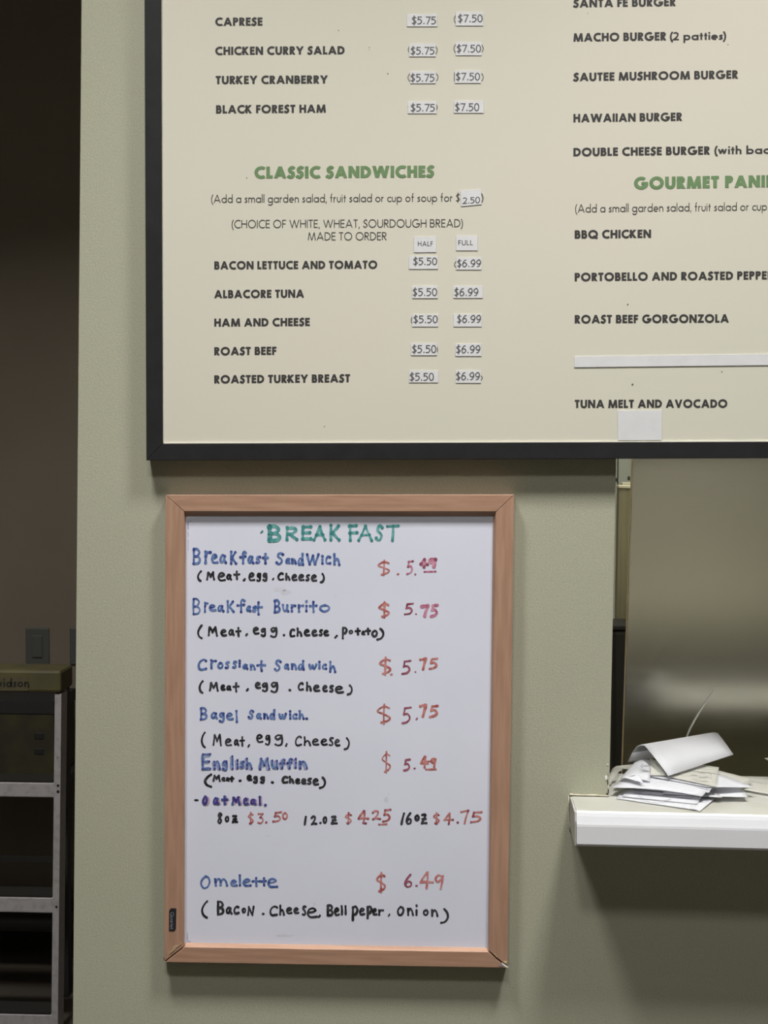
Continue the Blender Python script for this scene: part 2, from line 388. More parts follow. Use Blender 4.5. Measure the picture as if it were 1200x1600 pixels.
# geometric sans; y up, cap height 1; glyph(ch, w) -> strokes, width, clip
def ext(a, b, e=.3):
    dx, dy = b[0] - a[0], b[1] - a[1]; L = sqrt(dx * dx + dy * dy)
    return [(a[0] - dx / L * e, a[1] - dy / L * e), (b[0] + dx / L * e, b[1] + dy / L * e)]
XH = .64; ASC = 1.06
def glyph(ch, w):
    h = w / 2; t = h * .92
    C = (0.0, 1.0)
    def stem(x, y0=0, y1=1): return [(x, y0), (x, y1)]
    if ch == 'A': W = .92; return [ext((h, 0), (W / 2, 1)), ext((W / 2, 1), (W - h, 0)), [(.22, .30), (W - .22, .30)]], W, C
    if ch == 'B':
        W = .62; m = .53
        return [stem(h), [(h, 1 - t), (.33, 1 - t)] + arc(.33, (m + 1 - t) / 2, W - .06 - h - .33, (1 - t - m) / 2, 90, -90, 10) + [(h, m)],
                [(h, m), (.34, m)] + arc(.34, (m + t) / 2, W - h - .34, (m - t) / 2, 90, -90, 10) + [(h, t)]], W, C
    if ch == 'C': W = .80; return [arc(.52, .5, .52 - h, .52 - t, 52, 308, 24)], W, None
    if ch == 'D': W = .78; return [stem(h), [(h, 1 - t), (.28, 1 - t)] + arc(.28, .5, W - h - .28, .5 - t, 90, -90, 16) + [(h, t)]], W, C
    if ch == 'E': W = .52; return [stem(h), [(0, 1 - t), (W, 1 - t)], [(0, .52), (W - .03, .52)], [(0, t), (W, t)]], W, C
    if ch == 'F': W = .49; return [stem(h), [(0, 1 - t), (W, 1 - t)], [(0, .50), (W - .03, .50)]], W, C
    if ch == 'G': W = 1.0; return [arc(.52, .5, .52 - h, .52 - t, 50, 352, 26), [(.53, .46), (W, .46)]], W, None
    if ch == 'H': W = .74; return [stem(h), stem(W - h), [(h, .52), (W - h, .52)]], W, C
    if ch == 'I': return [stem(h)], w, C
    if ch == 'K': W = .72; return [stem(h), ext((h, .45), (W - h * 1.5, 1)), ext((h * 1.6, .60), (W - h * 1.3, 0))], W, C
    if ch == 'L': W = .48; return [stem(h), [(0, t), (W, t)]], W, C
    if ch == 'M': W = 1.04; return [ext((h, 0), (.20, 1)), ext((.20, 1), (W / 2, .0)), ext((W / 2, .0), (W - .20, 1)), ext((W - .20, 1), (W - h, 0))], W, C
    if ch == 'N': W = .82; return [stem(h), stem(W - h), ext((h, 1), (W - h, 0))], W, C
    if ch == 'O': W = 1.04; return [arc(.52, .5, .52 - h, .52 - t, 0, 360, 32)], W, None
    if ch == 'Q': W = 1.04; return [arc(.52, .5, .52 - h, .52 - t, 0, 360, 32), [(.55, .32), (.98, -.02)]], W, None
    if ch == 'P': W = .58; return [stem(h), [(h, 1 - t), (.30, 1 - t)] + arc(.30, .71, W - h - .30, .29 - t, 90, -90, 12) + [(h, .42 + t)]], W, C
    if ch == 'R': W = .62; return [stem(h), [(h, 1 - t), (.30, 1 - t)] + arc(.30, .72, W - .04 - h - .30, .28 - t, 90, -90, 12) + [(h, .44 + t)], ext((.22, .50), (W - h * 1.1, 0))], W, C
    if ch == 'S': W = .56; return [cat([(W - .05, .80), (W * .72, .97 - t * .6), (.30, 1.02 - t), (h + .03, .76), (.20, .58), (.38, .47), (W - h, .28), (.30, t - .02), (.13, .06 + t * .6), (.02, .22)], 5)], W, None
    if ch == 'T': W = .56; return [stem(W / 2), [(0, 1 - t), (W, 1 - t)]], W, C
    if ch == 'U': W = .74; return [[(h, 1), (h, .36)] + arc(W / 2, .36, W / 2 - h, .38 - t, 180, 360, 14) + [(W - h, 1)]], W, None
    if ch == 'V': W = .84; return [ext((h, 1), (W / 2, 0)), ext((W / 2, 0), (W - h, 1))], W, C
    if ch == 'W': W = 1.28; return [ext((h, 1), (.36, 0)), ext((.36, 0), (W / 2, 1)), ext((W / 2, 1), (W - .36, 0)), ext((W - .36, 0), (W - h, 1))], W, C
    if ch == 'Y': W = .80; return [stem(W / 2, 0, .45), ext((h, 1), (W / 2, .40), 0) and [(h - .2 * .6, 1.2), (W / 2, .42)], [(W / 2, .42), (W - h + .2 * .6, 1.2)]], W, C
    if ch == 'Z': W = .68; return [[(.02, 1 - t), (W, 1 - t)], ext((h * 1.4, t * .5), (W - h * 1.4, 1 - t * .5)), [(0, t), (W, t)]], W, C
    # lower case
    r = XH / 2
    if ch in 'adbpqg':
        W = XH + .04; bow = arc(W / 2, r, W / 2 - h, r - t, 0, 360, 24)
        if ch == 'a': return [bow, stem(W - h, 0, XH)], W, None
        if ch == 'd': return [bow, stem(W - h, 0, ASC)], W, None
        if ch == 'b': return [bow, stem(h, 0, ASC)], W, None
        if ch == 'p': return [bow, stem(h, -.34, XH)], W, None
        if ch == 'q': return [bow, stem(W - h, -.34, XH)], W, None
        return [bow, [(W - h, XH), (W - h, -.06)] + arc(W / 2, -.06, W / 2 - h, .30 - t, 0, -150, 12)], W, None
    if ch == 'c': W = .50; return [arc(r + .02, r, r + .02 - h, r - t, 45, 315, 18)], W, None
    if ch == 'e': W = .64; return [[(h, r), (W - h, r)] + arc(W / 2, r, W / 2 - h, r - t, 0, 310, 22)], W, None
    if ch == 'f': W = .34; return [[(.15, 0), (.15, .84)] + arc(.15 + .12, .84, .12, .22 - t * .5, 180, 80, 8), [(0, XH - t), (.32, XH - t)]], W, None
    if ch == 'h': W = .54; return [stem(h, 0, ASC), [(h, .30)] + arc(W / 2, .36, W / 2 - h, .28 - t, 180, 0, 12) + [(W - h, 0)]], W, None
    if ch == 'i': return [stem(h, 0, XH), [(h, .80), (h, .80 + max(w, .12))]], w, None
    if ch == 'l': return [stem(h, 0, ASC)], w, None
    if ch == 'm': W = .88; return [stem(h, 0, XH), [(h, .30)] + arc(W / 4 + h / 2, .38, W / 4 - h / 2, .26 - t, 180, 0, 10) + [(W / 2, 0)], [(W / 2, .30)] + arc(W * .75 - h / 2, .38, W / 4 - h / 2, .26 - t, 180, 0, 10) + [(W - h, 0)]], W, None
    if ch == 'n': W = .54; return [stem(h, 0, XH), [(h, .30)] + arc(W / 2, .36, W / 2 - h, .28 - t, 180, 0, 12) + [(W - h, 0)]], W, None
    if ch == 'o': W = XH + .04; return [arc(W / 2, r, W / 2 - h, r - t, 0, 360, 24)], W, None
    if ch == 'r': W = .32; return [stem(h, 0, XH), [(h, .34)] + arc(.26, .36, .26 - h, .28 - t, 180, 80, 8)], W, None
    if ch == 's': W = .38; return [cat([(W - .03, .50), (.24, XH - t), (h + .02, .48), (.20, .34), (W - h, .18), (.16, t), (.01, .13)], 4)], W, None
    if ch == 't': W = .32; return [stem(.16, 0, .88), [(0, XH - t), (.32, XH - t)]], W, None
    if ch == 'u': W = .54; return [[(h, XH), (h, .27)] + arc(W / 2, .27, W / 2 - h, .28 - t, 180, 360, 12) + [(W - h, XH)]], W, None
    if ch == 'v': W = .54; return [[(h, XH), (W / 2, h)], [(W / 2, h), (W - h, XH)]], W, None
    if ch == 'w': W = .84; return [[(h, XH), (.25, h * .8)], [(.25, h * .8), (W / 2, XH)], [(W / 2, XH), (W - .25, h * .8)], [(W - .25, h * .8), (W - h, XH)]], W, None
    if ch == '(': W = .22; return [arc(.55, .40, .55 - h, .80, 128, 232, 12)], W, None
    if ch == ')': W = .22; return [arc(-.33, .40, .55 - h, .80, 52, -52, 12)], W, None
    if ch == ',': return [[(h + .03, .10), (h - .03, -.16)]], w + .02, None
    if ch == '.': return [[(.12, 0), (.12, .16)]], .24, None
    # figures
    if ch == '0': W = .58; return [arc(W / 2, .5, W / 2 - h, .52 - t, 0, 360, 24)], W, None
    if ch == '2': W = .54; return [cat([(.05, .84), (.26, 1.01 - t), (W - h - .02, .76), (.36, .42), (.06, t)], 5) + [(W, t)]], W, None
    if ch == '5': W = .54; return [[(W - .04, 1 - t), (.10, 1 - t), (.10, .58)] + cat([(.10, .58), (.30, .62), (W - h, .34), (.26, t - .01), (.02, .08)], 5)[1:]], W, None
    if ch == '6': W = .58; return [cat([(W - .08, .97 - t * .5), (.26, .88), (h, .42), (.14, .08), (.30, t - .02), (W - h, .30), (.32, .60), (.08, .44)], 5)], W, None
    if ch == '7': W = .54; return [[(.02, 1 - t), (W - .03, 1 - t), (.18, 0)]], W, None
    if ch == '9': W = .58; return [cat([(.10, .04), (.34, .13), (W - h, .58), (.42, .94), (.28, 1.02 - t), (h, .70), (.26, .40), (.50, .56)], 5)], W, None
    if ch == '$': W = .54; return [cat([(W - .05, .82), (.28, .94 - t * .5), (.08, .72), (.28, .50), (W - .07, .28), (.24, .08), (.03, .16)], 5), [(W / 2, -.12), (W / 2, 1.12)]], W, None
    return [], .3, None
LAY = []
ST = 2.5e-6
def layout(s, w, gap, space=.34):
    """polygons in cap-height units, and the width of the line"""
    x = 0; out = []
    LAY.clear()
    for ch in s:
        cnt = 0
        if ch == ' ': x += space; continue
        st, W, clip = glyph(ch, w)
        for s_ in st:
            for q in ribbon(s_, w / 2):
                if clip: q = clipy(q, *clip)
                if len(q) > 2: out.append([(v.x + x, v.y) for v in q]); LAY.append(cnt); cnt += 1
        x += W + gap
    return out, x - gap
def lettering(s, x0, x1, yb0, yb1, cap, Y, m, parent, w=.2, gap=.10, label=None, name='lettering', wr=None, space=.34):
    polys, W = layout(s, w, gap, space)
    V, Fc = [], []
    for q, ly in zip(polys, list(LAY)):
        n = len(V)
        for (a, b) in q:
            u = a / W
            V.append(P(x0 + (x1 - x0) * u, yb0 + (yb1 - yb0) * u - b * cap, Y - ly * ST))
        Fc.append(tuple(range(n, n + len(q))))
    o = mk(name, V, Fc, m, parent, label=label or None)
    return o

# ------------------------------------------------------------------ printed menu board
YM, YP = -.022, -.0185
mb_c = P(700, 700, 0)
menu = thing('menu_board', (P(229, 718, 0).x, 0, P(229, 718, 0).z), 'large cream menu board in a black frame, printed with sandwiches, burgers and panini', 'menu board')
XRp, YTp = 1640, -420
def lx(a, b, y): return a[0] + (b[0] - a[0]) * (y - a[1]) / (b[1] - a[1])
oL = lambda y: lx((225.6, 0), (228.6, 719.5), y)
iL = lambda y: lx((251.6, 0), (254.3, 693), y)
oB = lambda x: 719.5 + (716 - 719.5) * (x - 229) / (1200 - 229)
iB = lambda x: 693.0 + (690 - 693.0) * (x - 254) / (1200 - 254)
O = [(oL(719.5), oB(229)), (XRp, oB(XRp)), (XRp, YTp), (oL(YTp), YTp)]
I = [(iL(693), iB(254)), (XRp - 26, iB(XRp)), (XRp - 26, YTp + 26), (iL(YTp + 26), YTp + 26)]
names = ['frame_rail'] * 4
for k in range(4):
    a, b = k, (k + 1) % 4
    q = [O[a], O[b], I[b], I[a]]
    pxslab('frame_rail', q, YM, -.0005, M['black'], menu, bevel=.0006)
pxslab('panel', [(I[0][0] - 4, I[0][1] + 4), (I[1][0] + 4, I[1][1] + 4), (I[2][0] + 4, I[2][1] - 4), (I[3][0] - 4, I[3][1] - 4)], YP, -.004, M['cream'], menu, label='cream printed sheet')
e = 1.3
for q in ([I[0], I[1], (I[1][0], I[1][1] - e), (I[0][0], I[0][1] - e)], [I[0], (I[0][0] + e, I[0][1]), (I[3][0] + e, I[3][1]), I[3]]):
    pxslab('edge_highlight', q, YP - .0012, YP + .0002, M['edge_highlight'], menu, label='pale strip painted as the highlight on the inner edge of the sheet')
YT = YP - .0003
B = dict(w=.232, gap=.10)
def bold(s, x0, x1, y0, y1, cap=12.6, **k): lettering(s, x0, x1, y0, y1, cap, YT, M['ink'], menu, label='dark bold print reading ' + s, **{**B, **k})
def head(s, x0, x1, y0, y1, cap=18.4): lettering(s, x0, x1, y0, y1, cap, YT, M['green'], menu, w=.262, gap=.09, label='green heading reading ' + s)
def thin(s, x0, x1, y0, y1, cap=12.4): lettering(s, x0, x1, y0, y1, cap, YT, M['ink_light'], menu, w=.10, gap=.125, label='thin grey print reading ' + s)
bold('CAPRESE', 336.3, 410, 40.1, 39.8); bold('CHICKEN CURRY SALAD', 336.3, 538.5, 85.7, 84.6)
bold('TURKEY CRANBERRY', 337, 512, 131.2, 130.2); bold('BLACK FOREST HAM', 337.5, 509.2, 177, 175.8)
head('CLASSIC SANDWICHES', 397.5, 678.3, 278.7, 277)
thin('(Add a small garden salad, fruit salad or cup of soup for $', 330, 718.7, 316.8, 314.7, 12.4)
thin(')', 752, 755.3, 314.7, 314.7, 12.6)
thin('(CHOICE OF WHITE, WHEAT, SOURDOUGH BREAD)', 362, 723.3, 356.2, 354.7); thin('MADE TO ORDER', 481, 604.2, 375.4, 375)
for s, x1, a, b in (('BACON LETTUCE AND TOMATO', 589.5, 420.7, 419.5), ('ALBACORE TUNA', 475, 465.7, 464.7), ('HAM AND CHEESE', 484, 510.1, 509),
                    ('ROAST BEEF', 432, 554.9, 554), ('ROASTED TURKEY BREAST', 547, 598.8, 597)):
    bold(s, 334.8, x1, a, b, 12.4)
bold('SANTA FE BURGER', 896, 1056, 11.5, 9.2, 12.8); bold('MACHO BURGER', 896, 1041, 64.8, 62.8, 12.8); bold('(2 patties)', 1046.7, 1134.7, 62.6, 61.8, 12.4, w=.17)
bold('SAUTEE MUSHROOM BURGER', 896, 1153.3, 126.7, 122.5, 12.8); bold('HAWAIIAN BURGER', 896, 1065.9, 190.9, 188.6, 12.8)
bold('DOUBLE CHEESE BURGER', 896, 1109.3, 244, 241.3, 12.8); bold('(with bacon)', 1116.2, 1231, 240.9, 239.6, 12.4, w=.17)
head('GOURMET PANINI', 990.7, 1223, 295.6, 292, 18.8)
thin('(Add a small garden salad, fruit salad or cup of soup for', 898.7, 1278, 332, 327.6, 12.6)
bold('BBQ CHICKEN', 898, 1017.3, 372.6, 371.4, 12.8); bold('PORTOBELLO AND ROASTED PEPPERS', 898, 1218, 439.2, 436.2, 12.8)
bold('ROAST BEEF GORGONZOLA', 898, 1138.7, 505.1, 503.7, 12.8); bold('TUNA MELT AND AVOCADO', 898, 1136.5, 637.3, 636.6, 12.6)
# specks
for k, (x, y, r_) in enumerate([(529, 47.5, .8), (577, 74, .8), (577, 78, .6), (606, 115, 1.0), (385.5, 278, 1.0), (981, 475.5, 1.1), (988, 600.5, 1.6), (1137.5, 69.5, .9), (918, 20.5, .7), (507, 666, .7), (1128, 581, 1.0)]):
    blob('speck', x, y, r_, r_, YT + .0002, M['stink'], menu, th=.0002, n=7, seed=k, label='tiny dark speck')
# price stickers (crop origin, scale 6)
def sticker(o, quad, txt, tx, ty, ghosts='', seed=0, w=.115, kind='price'):
    q = [(o[0] + a / 6, o[1] + b / 6) for a, b in quad]                 # TL TR BR BL
    rnd = random.Random(seed); th = .0006
    s = pxslab('price_sticker', [q[3], q[2], q[1], q[0]], YP - .0007, YP - .0002, M['sticker'], menu, label='small white paper sticker reading ' + txt if txt else 'blank white paper sticker')
    if txt:
        x0, x1 = o[0] + tx[0] / 6, o[0] + tx[1] / 6; y0, y1 = o[1] + ty[0] / 6, o[1] + ty[1] / 6
        yr = o[1] + ty[2] / 6 if len(ty) > 2 else y1
        lettering(txt, x0, x1, y1, yr, y1 - y0, YP - .0009, M['stink'], s, w=w, gap=.07 if kind == 'price' else .16)
    for g in ghosts:
        ch, gx, gy0, gy1 = g
        x = o[0] + gx / 6; y0, y1 = o[1] + gy0 / 6, o[1] + gy1 / 6
        k = 1.2 if ch == '(' else (-1.2 if ch == ')' else 0)
        pts = cat([(x + k * .9, y0), (x - k, (y0 * 2 + y1) / 3), (x - k, (y0 + 2 * y1) / 3), (x + k * .9, y1)], 4)
        V, Fc = [], []
        for qd in ribbon(pts, .55):
            n = len(V); V += [P(v.x, v.y, YP - .0003) for v in qd]; Fc.append((n, n + 1, n + 2, n + 3))
        mk('old_print', V, Fc, M['stink'], menu, label='old printed bracket showing beside a sticker')
def rq(x0, x1, y0, y1, d=0): return [(x0, y0), (x1, y0 - d), (x1, y1 - d), (x0, y1)]
o1, o2, o3 = (600, 0), (600, 240), (600, 430)
sticker(o1, rq(215, 498, 132, 248), '$5.75', (260, 488), (155, 226))
sticker(o1, rq(672, 930, 112, 241), '$7.50', (692, 925), (137, 207), [('(', 666, 145, 218)])
sticker(o1, rq(236, 484, 410, 530), '$5.75', (250, 474), (440, 510), [('(', 236, 430, 500), (')', 490, 430, 508)])
sticker(o1, rq(672, 915, 395, 519), '$7.50', (680, 910), (420, 490), [('(', 664, 415, 495), (')', 922, 420, 490)])
sticker(o1, rq(246, 484, 668, 782), '$5.75', (248, 474), (693, 764), [('(', 234, 690, 762), (')', 498, 688, 758)])
sticker(o1, rq(664, 908, 660, 779, 1), '$7.50', (672, 900), (682, 752), [('|', 660, 680, 760), (')', 922, 688, 760)])
sticker(o1, rq(225, 491, 950, 1064), '$5.75', (250, 478), (974, 1044), [('(', 235, 968, 1044), (')', 490, 970, 1040)])
sticker(o1, rq(656, 935, 945, 1059), '$7.50', (665, 893), (968, 1040))
sticker(o2, [(718, 347), (910, 334), (915, 476), (724, 494)], '2.50', (738, 900), (412, 470, 462), w=.11)
sticker(o2, rq(280, 490, 780, 926, 2), 'HALF', (318, 458), (822, 866), kind='word', w=.13)
sticker(o2, rq(677, 878, 770, 908), 'FULL', (696, 832), (812, 857), kind='word', w=.13)
sticker(o2, rq(235, 506, 962, 1082), '$5.50', (274, 498), (975, 1043))
sticker(o2, rq(677, 913, 972, 1088), '$6.99', (684, 910), (994, 1062), [('(', 670, 1010, 1068)])
sticker(o3, rq(265, 502, 102, 216), '$5.50', (268, 498), (122, 193))
sticker(o3, rq(650, 925, 100, 214), '$6.99', (658, 885), (122, 194))
sticker(o3, rq(265, 508, 367, 482), '$5.50', (275, 504), (378, 447), [('(', 264, 385, 460)])
sticker(o3, rq(652, 915, 365, 482), '$6.99', (684, 910), (374, 445))
sticker(o3, rq(254, 496, 638, 751), '$5.50', (262, 490), (656, 728), [('|', 501, 675, 718)])
sticker(o3, rq(670, 913, 642, 758), '$6.99', (676, 904), (658, 730))
sticker(o3, rq(236, 508, 894, 1006), '$5.50', (240, 468), (916, 988))
sticker(o3, rq(674, 908, 892, 1010), '$6.99', (674, 900), (910, 982), [(')', 913, 940, 985)])
pxslab('blank_sticker', [(897.5, 573.9), (1290, 569.5), (1290, 552), (897.5, 557)], YP - .0009, YP - .0002, M['sticker'], menu, label='long blank white paper strip covering a line')
pxslab('blank_sticker', [(965.3, 688), (1034, 687.6), (1034, 641.2), (965.3, 641.6)], YP - .0009, YP - .0002, M['sticker'], menu, label='blank white paper square covering a line')

# ------------------------------------------------------------------ dry-erase board
YW, YBD = -.018, -.011
wb = thing('whiteboard', P(256, 1510, 0), 'white dry-erase board in a wooden frame with a handwritten breakfast menu', 'whiteboard')
Oc = [(256.6, 1503), (793, 1512), (803.3, 773), (258.6, 773.6)]        # BL BR TR TL at the face
Ic = [(287.0, 1479.5), (764.5, 1487.5), (775.6, 799.0), (287.6, 798.8)]
Bc = [(288.0, 1472.5), (762.4, 1480.5), (770.6, 806.2), (290.4, 805.8)]
def rail(a, b, m, da=(0, 0), db=(0, 0)):
    V = []
    for k, d in ((a, da), (b, db)):
        o_, i_, b__ = [(p_[0] + d[0], p_[1] + d[1]) for p_ in (Oc[k], Ic[k], Bc[k])]
        of = P(*o_, YW); 
        V += [Vector((of.x, -.0004, of.z)), of, P(*i_, YW), P(*b__, YBD - .0004), Vector((P(*b__, YBD).x, -.0004, P(*b__, YBD).z))]
    Fc = [(i, (i + 1) % 5, 5 + (i + 1) % 5, 5 + i) for i in range(5)] + [(0, 1, 2, 3, 4), (5, 6, 7, 8, 9)]
    return mk('frame_rail', V, Fc, m, wb, bevel=.0004)
rail(0, 1, M['wood_h'], (1.9, .4), (-1.6, .2)); rail(1, 2, M['wood_v'], (0, -1.6), (0, .25)); rail(3, 2, M['wood_h'], (.35, 0), (-.35, 0)); rail(0, 3, M['wood_v'], (0, -.9), (0, .35))
bd = [(Bc[0][0] - 3, Bc[0][1] + 4), (Bc[1][0] + 3, Bc[1][1] + 4), (Bc[2][0] + 3, Bc[2][1] - 4), (Bc[3][0] - 3, Bc[3][1] - 4)]
pxslab('writing_surface', bd, YBD, -.003, M['board'], wb, label='glossy white dry-erase surface')
pxslab('backing', [(258, 1501.5), (791.5, 1510.5), (801, 775), (260, 775)], -.006, -.0008, M['dark'], wb)
# split corners
def chip(pts, Y, th, m, label):
    v = [P(a, b, Y) for a, b in pts]; n = len(v); v += [Vector((p.x, Y + th, p.z)) for p in v]
    f = [tuple(range(n)), tuple(range(n, 2 * n))] + [(k, (k + 1) % n, n + (k + 1) % n, n + k) for k in range(n)]
    return mk('torn_corner', v, f, m, wb, label=label)
def c7(x, y): return (250 + x / 13.34, 1400 + y / 13.34)
chip([c7(*p) for p in [(262, 1100), (290, 1045), (330, 1033), (380, 1043), (335, 1085), (300, 1130), (245, 1175), (190, 1212), (215, 1170), (250, 1135)]], YW - .0006, .002, M['torn'], 'pale torn wood at the split lower left corner')
chip([c7(*p) for p in [(380, 1040), (430, 990), (442, 1000), (400, 1040)]], YW - .0006, .002, M['torn'], 'pale torn wood at the split lower left corner')
chip([c7(*p) for p in [(75, 1300), (120, 1290), (150, 1268), (160, 1280), (110, 1340), (80, 1345)]], YW + .001, .004, M['dark'], 'dark gap at the split lower left corner')
def c5(x, y): return (740 + x / 12, 1460 + y / 12)
chip([c5(*p) for p in [(385, 360), (405, 368), (450, 430), (440, 440), (410, 405)]], YW - .0008, .002, M['torn'], 'pale splinter at the split lower right corner')
chip([c5(*p) for p in [(530, 530), (560, 555), (650, 615), (645, 630), (600, 612), (540, 570)]], YW - .0035, .0012, M['plastic'], 'white splinter sticking out of the lower right corner')
chip([c5(*p) for p in [(560, 500), (600, 515), (635, 505), (620, 530), (635, 555), (600, 545), (570, 530)]], YW - .001, .002, M['torn'], 'pale torn wood at the split lower right corner')
chip([c5(*p) for p in [(490, 540), (530, 545), (550, 590), (510, 605), (470, 595)]], YW - .0004, .001, mat('greyed_veneer', (.30, .24, .26, 1), rough=.7), 'greyed veneer at the lower right corner')
# maker's label on the left rail
def c4(x, y): return (240 + x / 4, 1360 + y / 4)
lb = [c4(*p) for p in [(110, 236), (142, 238), (139, 366), (128, 380), (96, 378), (97, 250)]]
v = [P(a, b, YW - .0004) for a, b in lb]; v += [Vector((p.x, YW + .0002, p.z)) for p in v]
lab = mk('maker_label', v, [tuple(range(6)), tuple(range(6, 12))] + [(k, (k + 1) % 6, 6 + (k + 1) % 6, 6 + k) for k in range(6)], M['label'], wb, label='small black label reading Quartet sideways')
polys, W = layout('Quartet', .11, .10)
V, Fc = [], []
for q in polys:
    n = len(V)
    for a, b in q: V.append(P(266.4 + b * 5.2 - (a / W) * .6, 1425.5 + a / W * 26.5, YW - .0006))
    Fc.append(tuple(range(n, n + len(q))))
mk('lettering', V, Fc, M['label_t'], lab)

